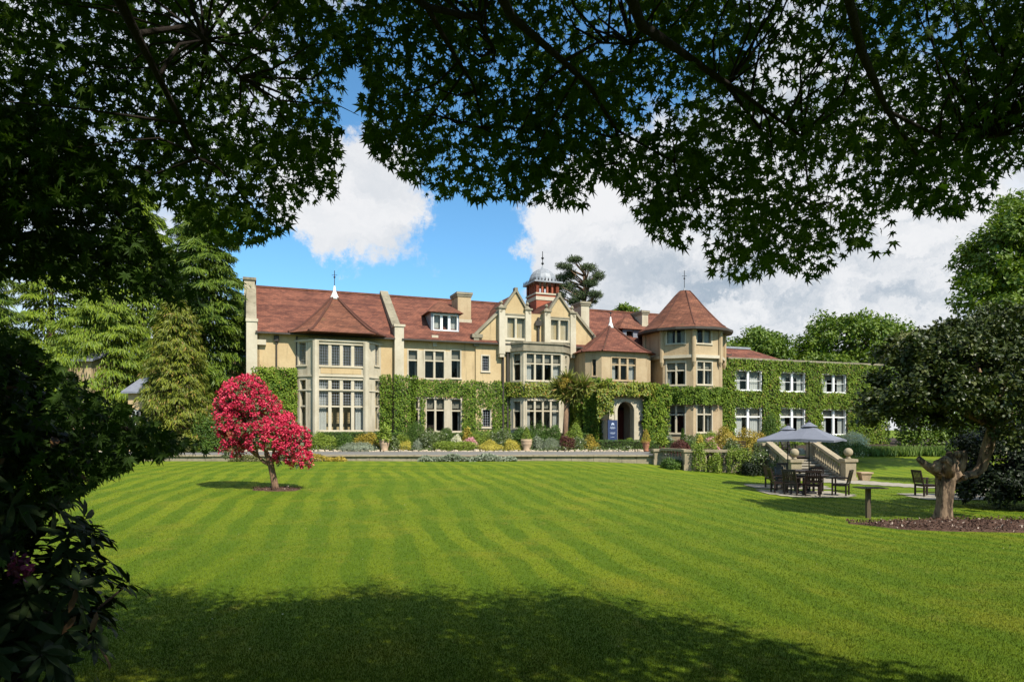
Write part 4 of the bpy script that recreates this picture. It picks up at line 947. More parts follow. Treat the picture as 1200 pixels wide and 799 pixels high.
def umbrella(x, y, apex_z, rim_z, half, rz, label):
    z = gz(x, y) + .03; r = thing('garden_umbrella', (x, y, z), label, 'umbrella', 'slate blue garden umbrellas'); g = MB(); n = 8
    cor = []
    for i in range(n):
        a = R(rz + 45 * i); rad = half * (1.0 if i % 2 == 0 else .755); cor.append((rad * math.cos(a), rad * math.sin(a), (rim_z if i % 2 == 0 else rim_z + .05) - z))
    A_ = (0, 0, apex_z - z)
    for i in range(n):
        p, q = cor[i], cor[(i + 1) % n]; prev = [A_, A_]
        for t in (.33, .66, 1.0):
            sag = -.05 * math.sin(t * math.pi) ; c1 = [A_[k] + (p[k] - A_[k]) * t + (sag if k == 2 else 0) for k in range(3)]; c2 = [A_[k] + (q[k] - A_[k]) * t + (sag if k == 2 else 0) for k in range(3)]
            if prev[0] is A_: g.poly([A_, c1, c2])
            else: g.poly([prev[0], c1, c2, prev[1]])
            prev = [c1, c2]
        g.poly([p, (p[0], p[1], p[2] - .08), (q[0], q[1], q[2] - .08), q])
    g.build('canopy', M_UMB, r, local=True)
    g = MB(); g.lathe((0, 0, apex_z - z - .10), [(.34, 0), (.16, .10), (.05, .17)], 10); g.build('vent_cap', M_UMB, r, local=True)
    g = MB(); g.tube([(0, 0, 0), (0, 0, apex_z - z + .02)], .026, 8); g.lathe((0, 0, apex_z - z + .05), [(.03, 0), (.045, .05), (.01, .12)], 8); g.build('pole', M_TEAK, r, local=True)
    for i in range(n):
        p = cor[i]; g = MB(); g.beam((0, 0, apex_z - z - .13), (p[0] * .98, p[1] * .98, p[2] - .03), .025, .03); g.build('rib', M_TEAK, r, local=True)
    g = MB(); g.lathe((0, 0, 0), [(.28, 0), (.28, .06), (.06, .1), (.05, .2)], 16); g.build('base', M_IRON, r, local=True)
umbrella(11.75, 27.0, 1.76, 1.14, 1.62, -82, 'nearer slate blue garden umbrella dappled with leaf shade over the crowded table')
umbrella(12.2, 30.2, 1.64, 1.08, 1.66, -70, 'farther slate blue garden umbrella showing behind the nearer one')
# bench on the terrace
b_ = thing('garden_bench', (13.6, 40.5, 0), 'dark slatted bench standing on the terrace among the yellow shrubs', 'bench'); x, y, z = 13.45, 40.5, 0
g = MB(); g.box(x - .5, x + .5, y - .25, y + .2, .40, .44); g.build('seat', M_IRON, b_)
g = MB()
for k in range(3): g.box(x - .5, x + .5, y + .21, y + .24, .52 + k * .13, .60 + k * .13)
g.build('backrest', M_TEAK, b_)
for sx in (-.46, .46): g = MB(); g.box(x + sx - .03, x + sx + .03, y - .22, y + .25, 0, .399); g.build('leg', M_IRON, b_)

# post with flat board
x, y, _ = at(1017.5, 600, 19.6); z = gz(x, y); r = thing('wooden_post', (x, y, z), 'weathered wooden post topped by a thin flat board at the edge of the bark bed', 'post')
g = MB(); g.box(x - .06, x + .05, y - .06, y + .06, z - .2, z + .86); g.build('post', M_TEAK2, r)
g = MB(); g.box(x - .33, x + .42, y - .3, y + .25, z + .861, z + .885); g.build('board', M_TEAK2, r)

# sign board by the porch
sp_ = 6.0; s0, s1 = SP(712.5, sp_), SP(723.5, sp_); za, zc = ZP(718, 526, sp_), ZP(718, 492, sp_)
r = thing('sign_board', (*W((s0 + s1) / 2, sp_), 0), 'upright navy blue hotel notice board beside the arched porch', 'sign')
g = MB(); g.sbox(s0, s1, sp_ - .12, sp_, .02, zc); g.build('panel', M_SIGN, r)
def sign_text(txt, s, z, size, name='lettering'):
    cu = bpy.data.curves.new(name, 'FONT'); cu.body = txt; cu.align_x = 'CENTER'; cu.size = size; cu.extrude = .004
    o = bpy.data.objects.new(name, cu); C.objects.link(o); bpy.context.view_layer.update()
    dg = bpy.context.evaluated_depsgraph_get(); me = bpy.data.meshes.new_from_object(o.evaluated_get(dg)); bpy.data.objects.remove(o)
    me.materials.clear(); me.materials.append(M_SIGNW); o = bpy.data.objects.new(name, me); C.objects.link(o); o.parent = r
    xx, yy = W(s, sp_ + .012); o.location = (xx - r.location.x, yy - r.location.y, z); o.rotation_euler = (R(90), 0, TH)
sm_ = (s0 + s1) / 2
g = MB(); h = zc
def sgbox(a, b, z0, z1, nm, mt): g = MB(); g.sbox(s0 + (s1 - s0) * a, s0 + (s1 - s0) * b, sp_ + .003, sp_ + .015, z0, z1); g.build(nm, mt, r)
# small crest, four rows of faint lettering and a pale blue panel
g = MB()
for k, (a, zz) in enumerate(((.50, .0), (.42, -.05), (.58, -.05), (.5, -.10), (.38, -.12), (.62, -.12))):
    x, y = W(s0 + (s1 - s0) * a, sp_ + .004); g.obox((x, y, zc - .24 + zz), (.028 * CT, .028 * ST_, .02), (-.008 * ST_, .008 * CT, 0), (-.02 * CT, -.02 * ST_, .028))
g.build('crest', M_SIGNW, r)
g = MB()
for zz, wd, hh in ((.52, .52, .03), (.60, .6, .045), (.67, .4, .025), (.98, .62, .04), (1.06, .45, .03), (1.32, .5, .025)):
    n_ = int(wd * (s1 - s0) / .07)
    for i in range(n_):
        a = sm_ + (i - n_ / 2) * .07; g.sbox(a, a + random.uniform(.03, .055), sp_ + .003, sp_ + .008, zc - zz - hh, zc - zz)
g.build('lettering', M_SIGNW, r)
sgbox(.36, .66, zc - 2.02, zc - 1.8, 'blue_panel', M_SIGNB); sgbox(.38, .70, zc - 2.2, zc - 2.08, 'white_panel', M_SIGNW)
g = MB(); g.sbox(SP(749, 4.78), SP(753.5, 4.78), 4.78, 4.86, ZP(751, 496.5, 4.8), ZP(751, 492.5, 4.8)); tag(g.build('wall_plaque', M_PLAQUE), 'small black plaque fixed to the pale pier of the porch', 'plaque')

# ------------------------------------------------------------------ planting near the house
def shrub(name, x, y, z, rx, ry, rz, ml, label, cat='shrub', n=1400, size=.09, tmpl=T_DIA, group=None, rough=.10, cone=False, droop=0., up=.5, parent=None, flat=1., twig=True):
    d = rdir(n); d[:, 2] = np.abs(d[:, 2]) * 1.0 - .12 * (rng.random(n)); ph = rng.random(6) * 6.28
    lump = 1 + rough * (np.sin(d[:, 0] * 5 + ph[0]) + np.sin(d[:, 1] * 5 + ph[1]) + np.sin(d[:, 2] * 6 + ph[2])) + rng.normal(size=n) * rough * .45
    rad = lump * (.72 + .30 * rng.random(n) ** .5)
    if cone:
        t = rng.random(n) ** 1.2 * .98; a = rng.random(n) * 6.283; rr_ = (1 - t) ** .8 * (.85 + .15 * rng.random(n)); P = np.column_stack([np.cos(a) * rr_ * rx, np.sin(a) * rr_ * ry, t * rz]); nr = norm(np.column_stack([np.cos(a), np.sin(a), np.full(n, .4)]))
    else:
        d3 = d.copy(); d3[:, 2] = np.sign(d[:, 2]) * np.abs(d[:, 2]) ** .72; P = d3 * rad[:, None] * (rx * 1.08, ry, rz); nr = norm(d / (rx, ry, rz))
    P = P + (x, y, z); N = norm(nr + np.array((0, 0, up)) + rng.normal(size=(n, 3)) * .45); T = norm(rng.normal(size=(n, 3)) + nr * .6 + np.array((0, 0, droop)))
    root = thing(name, (x, y, z), label, cat, group) if parent is None else parent
    leaves('foliage', P, N, T, size * (.7 + .6 * rng.random(n)), tmpl, ml, root)
    if twig and parent is None:
        g = MB()
        for i in range(6): q = P[rng.integers(n)]; g.tube([(x, y, z - .05), tuple((np.array((x, y, z)) * .4 + q * .6)), tuple(q * .9 + np.array((x, y, z)) * .1)], [.02, .014, .006], 5)
        g.build('stems', M_BARK, root)
    return root
def bed(px, ytop, wpx, Y, ml, label, name='shrub', cat='shrub', **k):
    x, _, zt = at(px, ytop, Y); rx = wpx * Y / F / 2; dens = k.pop('dens', 1.); size = k.pop('size', .085)
    n = int(max(1500, 20 * rx * (rx + zt) / (size ** 2) * dens)); n = min(n, 9000)
    return shrub(name, x, Y, 0, rx, k.pop('ry', min(rx, .9)), max(zt, .12) / 1.02, ml, label, cat, n=n, size=size, **k)
beds = [
 (378, 505.5, 31, 49.2, L_LIME, 'bright green broad leaved shrub at the foot of the large left bay', {}),
 (403, 508, 26, 49.4, L_BOX, 'dark clipped shrub under the four tall lights of the bay', {'rough': .04}),
 (431, 507.5, 30, 49.3, L_ORANGE, 'golden amber shrub between the bay and the first stone urn', {}),
 (420, 518.5, 40, 48.4, L_GREY, 'low grey green mat of leaves creeping along the stone edging below the bay', {'size': .07}),
 (461, 512, 14, 48.6, L_MIX, 'small variegated shrub just beyond the first stone urn', {}),
 (475, 517.5, 13, 48.5, L_YEL, 'small bright yellow mound between two green shrubs', {'size': .06}),
 (473, 509, 20, 50.0, L_LIME, 'light green mound in front of the ivy column', {}),
 (487, 493, 25, 50.3, L_BOX, 'large clipped dark green ball in front of the ivy beside the single window', {'rough': .025, 'size': .06}),
 (489, 516, 11, 48.4, L_GREY, 'little silvery plant at the foot of the clipped ball', {'size': .06}),
 (506, 503, 31, 49.6, L_MIX, 'loose olive shrub below the double window', {}),
 (522.5, 500.5, 21, 50.6, L_BOX, 'clipped round green ball between the loose shrub and the single window', {'rough': .025, 'size': .06}),
 (535, 509.5, 13, 49.6, L_WHITEF, 'pale cream flowering clump next to the pink flowers', {'size': .07}),
 (551, 512, 17, 49.4, L_PINK, 'patch of pink flowers in the middle of the long bed', {'size': .08}),
 (548, 503, 9, 50.3, L_ORANGE, 'small spiky amber plant standing above the pink flowers', {'tmpl': T_LAN, 'size': .25}),
 (533, 516, 44, 48.5, L_LIME, 'wide low spread of lime and green leaves along the edging', {}),
 (563, 506, 26, 50.2, L_LIME, 'lime green mound below the small leaded window', {}),
 (586, 502, 30, 50.1, L_MIX, 'dark mixed green shrub between the small window and the central bay', {}),
 (574, 516.5, 26, 48.5, L_YEL, 'broad pale yellow mound, the one farther from the second urn', {'size': .06}),
 (600, 516.5, 22, 48.5, L_YEL, 'pale yellow mound touching the second stone urn', {'size': .06}),
 (610, 500, 28, 50.8, L_BOX, 'rounded green shrub behind the second urn', {}),
 (628, 496.5, 34, 51.2, L_BOX, 'tallest rounded green shrub under the central bay', {}),
 (647, 499.5, 24, 50.9, L_BOX, 'round dark green shrub beside the palm trunk', {}),
 (631, 512.5, 13, 48.9, L_GREY, 'small plant with white flecks next to the second urn', {}),
 (646, 513, 23, 48.8, L_GREY, 'soft grey green rounded mound like lavender', {'size': .06, 'rough': .03, 'tmpl': T_NEE}),
 (673, 497, 24, 51.4, L_LIME, 'fresh green rounded bush just beyond the palm trunk', {}),
 (664, 511, 18, 48.8, L_MAROON, 'reddish brown leaved plant in front of the palm', {}),
 (679, 510.5, 18, 49.0, L_MIX, 'mixed green plant between the maroon plant and the golden one', {}),
 (691, 512, 20, 49.0, L_ORANGE, 'golden yellow plant at the end of the low clipped hedge', {}),
 (738, 512, 10.5, 50.0, L_LIME, 'small clipped ball in front of the arched doorway', {'rough': .02, 'size': .05}),
 (785, 513, 14, 44.0, L_GREY, 'silvery bush under the first tower window', {}),
 (776, 510, 11, 46.0, L_LIME, 'lime green clipped bush near the foot of the vine column', {'rough': .03}),
 (812, 508, 26, 46.5, L_MIX, 'loose green shrub between the two tower windows', {}),
 (797, 516, 24, 41.5, L_MAROON, 'rounded maroon leaved shrub behind the terrace balusters', {'rough': .03, 'size': .07}),
 (829, 505, 24, 44.5, L_LIME, 'light green shrub with yellow tips below the second tower window', {}),
 (820, 512, 10, 41.5, L_YEL, 'small patch of yellow flowers on the terrace near the tower', {'size': .08}),
 (833, 513, 17, 41.0, L_PINK, 'pink flowers on the terrace near the tower', {'size': .09}),
 (851, 501, 34, 42.5, L_ORANGE, 'large amber and green shrub spilling beside the tower', {}),
 (858, 515, 20, 39.6, L_MIX, 'mixed flowering shrub above the clipped cone bush', {}),
 (880, 506, 36, 43.5, L_ORANGE, 'golden shrub behind the terrace bench', {}),
 (831, 517, 20, 39.0, L_LIME, 'trailing green plant spilling over the baluster rail', {}),
 (897, 516, 26, 39.5, L_MIX, 'loose shrub on the terrace left of the stair parapet', {}),
 (918, 499, 24, 48.0, L_LIME, 'leafy green bush showing above the farther umbrella', {}),
 (901, 488, 20, 56.5, L_BOX, 'upright dark green bush against the creeper between two lower windows', {'ry': .6}),
 (1000, 508, 34, 46.5, L_WHITEF, 'cream flowering shrub beyond the umbrellas', {'size': .11}),
 (972, 511, 40, 45.0, L_MIX, 'mixed green planting beyond the stair balustrade', {}),
 (1002, 519, 26, 43, L_BOX, 'dark green low shrub beyond the ball topped pier', {}),
]
for px, yt, wp, Y, ml, lab, kw in beds: bed(px, yt, wp, Y, ml, lab, **kw)
# plants at the foot of the balustrade
for px, y0, yt, wp, Y, ml, lab in ((865, 552, 522, 25, 37.6, L_LIME, 'rounded conical green bush at the foot of the terrace wall'), (838, 548, 534, 16, 38.0, L_LIME, 'small trailing plant in front of the balusters'),
                                   (892, 556, 524, 34, 37.3, L_MIX, 'flowering shrub against the terrace wall left of the steps'), (818, 546, 519, 15, 38.3, L_LIME, 'climber growing over the corner of the baluster rail'), (788, 545, 538, 26, 38.9, L_BOX, 'low dark planting along the foot of the shaded balusters'), (916, 556, 533, 22, 36.2, L_MIX, 'shrub below the sloping stair parapet'), (880, 563, 542, 20, 36.8, L_HEDGE, 'dark bush at ground level beside the flowering shrub')):
    x, _, z0 = at(px, y0, Y); z0 = gz(x, Y); zt = at(px, yt, Y)[2]; shrub('shrub', x, Y, z0, wp * Y / F / 2, .6, zt - z0, ml, lab, n=2200, size=.09)
# mats at the foot of the lawn wall
def mat_plant(px0, px1, Y, h, ml, label, size=.09):
    x0, x1 = at(px0, 0, Y)[0], at(px1, 0, Y)[0]; n = int((x1 - x0) * 900); X = rng.uniform(x0, x1, n); q = rng.normal(size=n) * .16; e = np.minimum(1, np.minimum(X - x0, x1 - X) / .5) ** .5
    Z = ground(X, Y + q) + e * h * rng.random(n) ** .6 * (1 - (q / .6) ** 2 * .8) * (.8 + .3 * np.sin(X * 3.1)); P = np.column_stack([X, Y + q, Z]); root = thing('edging_plant', ((x0 + x1) / 2, Y, -.35), label, 'plant')
    leaves('foliage', P, norm(rng.normal(size=(n, 3)) * .5 + (0, -.3, .8)), rdir(n), size * rng.uniform(.6, 1.3, n), T_DIA, ml, root)
mat_plant(490, 606, 40.6, .42, L_GREY, 'long silvery mat of leaves growing against the retaining wall', .11)
mat_plant(352, 406, 40.4, .40, L_ORANGE, 'brown green heather clump against the retaining wall beyond the red tree'); mat_plant(268, 315, 40.4, .36, L_OLIVE, 'olive heather clump at the retaining wall behind the trunk of the red tree')
# lavender strip and grasses on the right bank
def grass_strip(px0, px1, Y, h, label):
    x0, x1 = at(px0, 0, Y)[0], at(px1, 0, Y)[0]; n = int((x1 - x0) * 700); X = rng.uniform(x0, x1, n); Yq = Y + rng.normal(size=n) * .35; P = np.column_stack([X, Yq, ground(X, Yq)]); root = thing('lavender_row', ((x0 + x1) / 2, Y, gz((x0 + x1) / 2, Y)), label, 'plant')
    leaves('foliage', P, rdir(n), norm(rng.normal(size=(n, 3)) * .25 + (0, 0, 1)), h * rng.uniform(.6, 1.2, n), T_NEE, L_LAV, root)
grass_strip(1012, 1072, 46.8, .62, 'row of upright green lavender beyond the ball topped pier'); grass_strip(1080, 1150, 46.8, .6, 'row of upright green lavender glimpsed beneath the spreading dark tree')
# low ground cover between the shrubs
n = 24000; X = rng.uniform(-15.5, 8.6, n); Yq = rng.uniform(48.0, 51.2, n); hh = .10 + .26 * (.5 + .5 * np.sin(X * 2.3 + np.sin(Yq * 3) * 1.5)) + .22 * smooth(48.4, 50.5, Yq); Z = hh * rng.random(n) ** .5
o = leaves('ground_cover', np.column_stack([X, Yq, Z]), norm(rng.normal(size=(n, 3)) * .5 + (0, -.3, .8)), rdir(n), .09 * rng.uniform(.6, 1.5, n), T_OVAL, L_MIX, None); tag(o, kind='stuff')
n = 9000; X = rng.uniform(8.8, 17, n); Yq = rng.uniform(41.5, 52, n); Z = .3 * rng.random(n) ** .6
# clipped hedges
def hedge(px0, px1, yt, Y, label, dep=.5, ml=None):
    x0, x1 = at(px0, 0, Y)[0], at(px1, 0, Y)[0]; h = at(px0, yt, Y)[2]; A_ = (x1 - x0) * (h + dep); n = int(A_ * 900); u = rng.random(n); front = rng.random(n) < h / (h + dep)
    X = x0 + u * (x1 - x0); Yq = np.where(front, Y - dep / 2 + rng.normal(size=n) * .03, Y + rng.uniform(-.5, .5, n) * dep); Z = np.where(front, rng.random(n) * h, h + rng.normal(size=n) * .02)
    N = np.where(front[:, None], (0, -1, .3), (0, -.1, 1.)) + rng.normal(size=(n, 3)) * .45; root = thing('hedge', ((x0 + x1) / 2, Y, 0), label, 'hedge')
    g = MB(); g.box(x0 + .06, x1 - .06, Y - dep / 2 + .07, Y + dep / 2 - .05, 0, h - .07); g.build('branches', M_BARKD, root)
    for xe in (x0, x1):
        k = 200; X = np.concatenate([X, np.full(k, xe) + rng.normal(size=k) * .03]); Yq = np.concatenate([Yq, Y + rng.uniform(-.5, .5, k) * dep]); Z = np.concatenate([Z, rng.random(k) * h]); N = np.vstack([N, rng.normal(size=(k, 3))])
    leaves('foliage', np.column_stack([X, Yq, Z]), norm(N), rdir(len(X)), .06 * rng.uniform(.7, 1.3, len(X)), T_DIA, ml or L_BOX, root)
hedge(698.5, 753.5, 516, 49.2, 'low clipped box hedge in front of the blue notice board and porch'); hedge(763, 811, 517, 43.8, 'low clipped box hedge behind the maroon shrub and terrace balusters', .4)
hedge(455, 590, 507.5, 51.9, 'long clipped hedge behind the mixed shrubs of the middle bed', .6)
hedge(596, 690, 508, 52.6, 'clipped hedge behind the shrubs below the central bay', .6)
hedge(362, 447, 506.5, 50.1, 'low clipped hedge running along the foot of the big bay')
# urns and pots
def urn(px, Y, ytop, w, label, m_, plant, plab):
    x, _, zt = at(px, ytop, Y); r = w * Y / F / 2; z = TZ; g = MB(); h = zt
    root = tag(None or thing('garden_urn', (x, Y, 0), label, 'urn'), label, 'urn')
    g.lathe((x, Y, 0), [(r * .72, 0), (r * .72, h * .12), (r * .62, h * .2), (r * .9, h * .55), (r * .98, h * .68), (r * .92, h * .74), (r, h * .8), (r, h), (r * .85, h), (r * .8, h * .9)], 20); g.build('bowl', m_, root, True)
    if plant[0] == 'cone': shrub('topiary', x, Y, h * .9, plant[1], plant[1], plant[2], plant[3], plab, 'topiary', n=1500, size=.055, cone=True)
    else: shrub('potted_plant', x, Y, h * .9, plant[1], plant[1], plant[2], plant[3], plab, 'plant', n=500, size=.28, tmpl=T_LAN, droop=.2)
urn(450.5, 48.2, 514, 12.5, 'pale round stone urn holding an upright green plant near the left bay', M_TERRA, ('l', .38, .75, L_LIME), 'upright lime leaves growing in the urn nearest the big bay')
urn(617, 48.2, 514.5, 13.5, 'pale round stone urn holding a clipped cone in the middle of the bed', M_TERRA, ('cone', .42, .95, L_LIME), 'light green clipped cone standing in the middle urn')
urn(757, 47.9, 517, 8.5, 'terracotta pot with a clipped cone at the end of the low hedge', M_TERRA2, ('cone', .38, .95, L_ORANGE), 'yellowish clipped cone in the terracotta pot beside the porch')
urn(776, 42.5, 517.5, 7, 'small brown pot on the terrace behind the shaded balusters', M_TERRA2, ('l', .2, .2, L_LIME), 'small tuft of leaves in the little terrace pot')
bed(800, 501, 9, 47.0, L_BOX, 'clipped narrow cone in front of the tower wall between the windows', name='topiary', cat='topiary', cone=True, size=.055, ry=.3, dens=1.6)

# ------------------------------------------------------------------ climbers
def climber(path, zfun, holes, n, ml, label, size=.15, thick=.16, name='ivy', cat='ivy', tmpl=T_OVAL):
    """leaves over a run of wall: path = [(s,p),...]; zfun(u) -> (z0,z1); holes in (u0,u1,z0,z1)"""
    pts = [Vector(W(*p)) for p in path]; L = [0.]
    for a, b in zip(pts[:-1], pts[1:]): L.append(L[-1] + (b - a).length)
    lo, hi = zfun(np.linspace(0, L[-1], 40)); U = rng.uniform(-.1, L[-1] + .1, n); Z = rng.uniform(np.min(lo), np.max(hi), n); l_, h_ = zfun(U)
    edge = rng.normal(size=n) * .10 + .12 * np.sin(U * 2.7) + .06 * np.sin(U * 7.1); ok = (Z > l_ + edge * .8) & (Z < h_ + edge)
    for a, b, c, d in holes:
        e = rng.normal(size=n) * .05; ok &= ~((U > a + e) & (U < b - e) & (Z > c + e) & (Z < d - e))
    U, Z = U[ok], Z[ok]; n = len(U); seg = np.clip(np.searchsorted(L, U) - 1, 0, len(pts) - 2); A_ = np.array([tuple(p) for p in pts]); La = np.array(L)
    D = np.array([tuple((b - a).normalized()) for a, b in zip(pts[:-1], pts[1:])]); XY = A_[seg] + D[seg] * (U - La[seg])[:, None]; Nn = np.column_stack([D[seg][:, 1], -D[seg][:, 0]])
    lump = .5 + .5 * np.sin(U * 3.3 + 1.5 * np.sin(Z * 2.1)) * np.cos(Z * 2.9 + U); w = .02 + thick * (.35 + .65 * lump) * rng.random(n) ** .6
    P = np.column_stack([XY + Nn * w[:, None], Z]); N3 = np.column_stack([Nn, np.zeros(n)])
    N = norm(N3 + (0, 0, .55) + rng.normal(size=(n, 3)) * .38); T = norm(rng.normal(size=(n, 3)) * .6 + (0, 0, -1)); root = thing(name, (*XY.mean(0), float(np.min(lo))), label, cat)
    leaves('foliage', P, N, T, size * rng.uniform(.6, 1.3, n), tmpl, ml, root)
    g = MB()
    for k in range(int(L[-1] / 1.2) + 1):
        u = min(k * 1.2 + .3, L[-1] - .1); j = min(int(np.searchsorted(L, u)) - 1, len(pts) - 2); j = max(j, 0); q = pts[j] + (pts[j + 1] - pts[j]).normalized() * (u - L[j]); nn_ = Vector((D[j][1], -D[j][0])) * .04
        l1, h1 = zfun(np.array([u])); 
        if any(a - .2 < u < b + .2 for a, b, c, d in holes): continue
        g.tube([(q.x + nn_.x, q.y + nn_.y, float(l1[0])), (q.x + nn_.x, q.y + nn_.y, float(h1[0]) * .9 + float(l1[0]) * .1)], [.03, .012], 5)
    if g.v: g.tube([(q.x + (D[min(i_, len(D) - 1)][1]) * .03, q.y - (D[min(i_, len(D) - 1)][0]) * .03, float(np.min(lo)) + .04) for i_, q in enumerate(pts)], .03, 5); g.build('stems', M_BARK, root)
    return root
def const(z0, z1): return lambda u: (np.full(np.shape(u), z0, float), np.full(np.shape(u), z1, float))
def hole(s0, px0, px1, y0, y1, p=0.): return (SP(px0, p) - s0, SP(px1, p) - s0, ZP((px0 + px1) / 2, y1, p), ZP((px0 + px1) / 2, y0, p))
climber([(SP(297), .1), (SP(346), .1)], const(0, ZP(325, 430)), [], 9000, L_IVYW, 'bushy bright green climber on the ochre wall behind the red flowering tree', .17, .55)
s0 = SP(447, .1)
climber([(s0, .1), (SP(458, .3), .3), (SP(461, .55), .55), (SP(480, .55), .55), (SP(483, .1), .1)], const(0, ZP(465, 439)), [], 7000, L_IVY, 'square block of dark ivy between the big bay and the single window', .15, .5)
s0 = SP(481, .05)
climber([(s0, .05), (sC0, .05), (SP(598, .2), .2)], lambda u: (np.where(u < 0, 0, 0.) * u, np.full(np.shape(u), ZP(540, 444.5))),
        [hole(s0, 482, 492, 464, 530), hole(s0, 497.5, 541.5, 464.5, 530), hole(s0, 564, 576, 478.5, 503)], 15000, L_IVY, 'long ivy band with hanging columns under the first floor windows of the middle wing', .15, .2)
climber([(SP(597, .5), .4), (c1, CP + .05), (c2, CP + .05), (c3 + .1, .3), (SP(692, .2), .2)], const(ZP(635, 465, CP), ZP(635, 447.5, CP)), [], 5200, L_IVY2, 'yellowish ivy belt around the central bay between its two rows of windows', .15, .3)
climber([(SP(668, .3), .3), (t0 - 1.06, .3), (t0 - 1.06, tp - 1.0), (t0 - .04, tp + .06), (SP(714, tp + .1), tp + .1)], lambda u: (np.zeros(np.shape(u)), ZP(690, 447, 2) - .25 * np.sin(u * 1.1)), [], 17000, L_IVYW, 'dark leafy climber filling the corner between the palm and the porch', .2, .55)
climber([(SP(690, 2.6), 2.4), (t0, tp + .15), (SP(714, 4.9), 4.9), (SP(757, 4.9), 4.9), (SP(764, 4), 3.8)], const(ZP(733, 463, 5), ZP(733, 446, 5) - .1), [], 6500, L_IVY2, 'yellow green vine heaped over the top of the porch', .19, .75, 'vine', 'vine')
climber([(SP(702, 4.6), 4.6), (SP(717, 5.1), 5.1)], lambda u: (ZP(712, 492, 5) + .6 * np.sin(u * 2.2), np.full(np.shape(u), ZP(712, 455, 5))), [], 2200, L_IVY2, 'yellow tipped vine hanging down beside the notice board', .19, .5, 'vine', 'vine')
climber([(SP(753.5, 5.0), 4.9), (SP(765, 4.2), 4.2), (SP(780, 3.7), 3.7)], const(0, ZP(765, 449, 4)), [(1.45, 1.7, 1, 3)], 7500, L_IVYW, 'tall leafy vine column between the porch and the tower', .19, .6, 'vine', 'vine')
A3 = [ov(3.4, a) for a in (-67.5, -22.5, 22.5, 67.5)]
climber([A3[0], A3[1], A3[2], A3[3]], const(ZP(800, 473, 4.6), ZP(800, 452, 4.6)), [], 7500, L_IVY, 'thick ivy belt around the tower between ground and first floor windows', .16, .55)
holesW = [hole(sW0, a - 1.2, b + 1.2, y0 - 1.5, y1 + .5) for a, b, y0, y1 in ((862, 891.5, 435, 456.5), (914.3, 942.3, 437.3, 458), (963.8, 990.3, 439.3, 459.3), (862, 891.5, 478.5, 511), (914.3, 942.3, 479, 510.5), (963.8, 990.3, 480.5, 508.5))]
climber([(sW0, .02), (sW1, .02), (sW1 + .6, .3)], const(0, zw + .12), holesW, 52000, L_IVYW, 'green creeper covering the whole flat roofed wing around its white windows', .19, .36, 'creeper', 'creeper')

# cabbage palm by the central bay
def cordyline():
    Y = 52.3; x, _, _z = at(662.5, 500, Y); root = thing('cabbage_palm', (x, Y, 0), 'multi headed cabbage palm with spiky yellow green leaves in front of the central bay', 'palm')
    heads = [(655, 449), (665, 441), (677, 450), (660, 458), (684, 446), (671, 460)]; g = MB(); fork = Vector((x + .1, Y, at(664, 470, Y)[2])); g.tube([(x - .05, Y, 0), (x, Y, 1.6), fork], [.26, .2, .17], 10, .08); P = []; N = []; T = []; S = []
    for px, py in heads:
        hx, hy, hz = at(px, py + 5, Y + random.uniform(-.4, .4)); g.tube([fork, fork.lerp(Vector((hx, hy, hz)), .5) + Vector((0, 0, -.1)), (hx, hy, hz)], [.14, .11, .08], 8)
        n = 150; d = rdir(n); d[:, 2] = d[:, 2] * .8 + .25; d = norm(d); P.append(np.tile((hx, hy, hz), (n, 1)) + d * .1); T.append(norm(d + (0, 0, -.15))); N.append(norm(np.cross(d, rdir(n)))); S.append(rng.uniform(.6, 1.05, n))
    g.build('trunk', M_REDBARK, root, True); tpl = tm([(0, 0, 0), (.4, .05, .03), (1, 0, -.28), (.4, -.05, .03)], [(0, 3, 2), (0, 2, 1)])
    leaves('leaf_heads', np.vstack(P), np.vstack(N), np.vstack(T), np.concatenate(S), tpl, L_CORD, root)
    for px, py in ((663, 446), (659, 452)):
        hx, hy, hz = at(px, py, Y - .6); n = 300; d = rdir(n); leaves('flower_plume', np.array((hx, hy, hz)) + d * rng.random((n, 1)) * (.35, .3, .28), d, rdir(n), .09, T_DIA, L_ORANGE, root)
cordyline()

# ------------------------------------------------------------------ trees beyond the house
def ep(px, py, Y, rxp, rzp, ry=None):                                   # ellipsoid seen at a photo point, real size at depth Y
    x, y, z = at(px, py, Y); k = Y / F; return (x, y, z, rxp * k, (ry if ry else rxp * k), rzp * k)
tree('oak_tree', (at(975, 0, 96)[0], 96, 0), [ep(990, 402, 96, 48, 39), ep(1030, 403, 97, 34, 34), ep(945, 420, 94, 25, 28), ep(990, 440, 94, 70, 30)], 'large round crowned oak rising behind the creeper covered wing', 'tree', L_TREE2, M_BARK, nsub=260, r2=1.5, nleaf=26000, size=.5, trunk_r=.5, group=None, shell=.5)
tree('broad_tree', (at(885, 0, 92)[0], 92, 0), [ep(890, 412, 92, 34, 25), ep(860, 420, 90, 22, 18)], 'lower rounded tree between the tower and the large oak', 'tree', L_TREE, M_BARK, nsub=130, r2=1.3, nleaf=13000, size=.45, trunk_r=.35, shell=.5)
tree('broad_tree', (at(1075, 0, 84)[0], 84, 0), [ep(1072, 420, 84, 34, 28), ep(1110, 415, 84, 40, 34)], 'olive brown tree between the oak and the dark tree with the gnarled trunk', 'tree', L_OLIVE, M_BARK, nsub=150, r2=1.2, nleaf=14000, size=.4, trunk_r=.35, shell=.5)
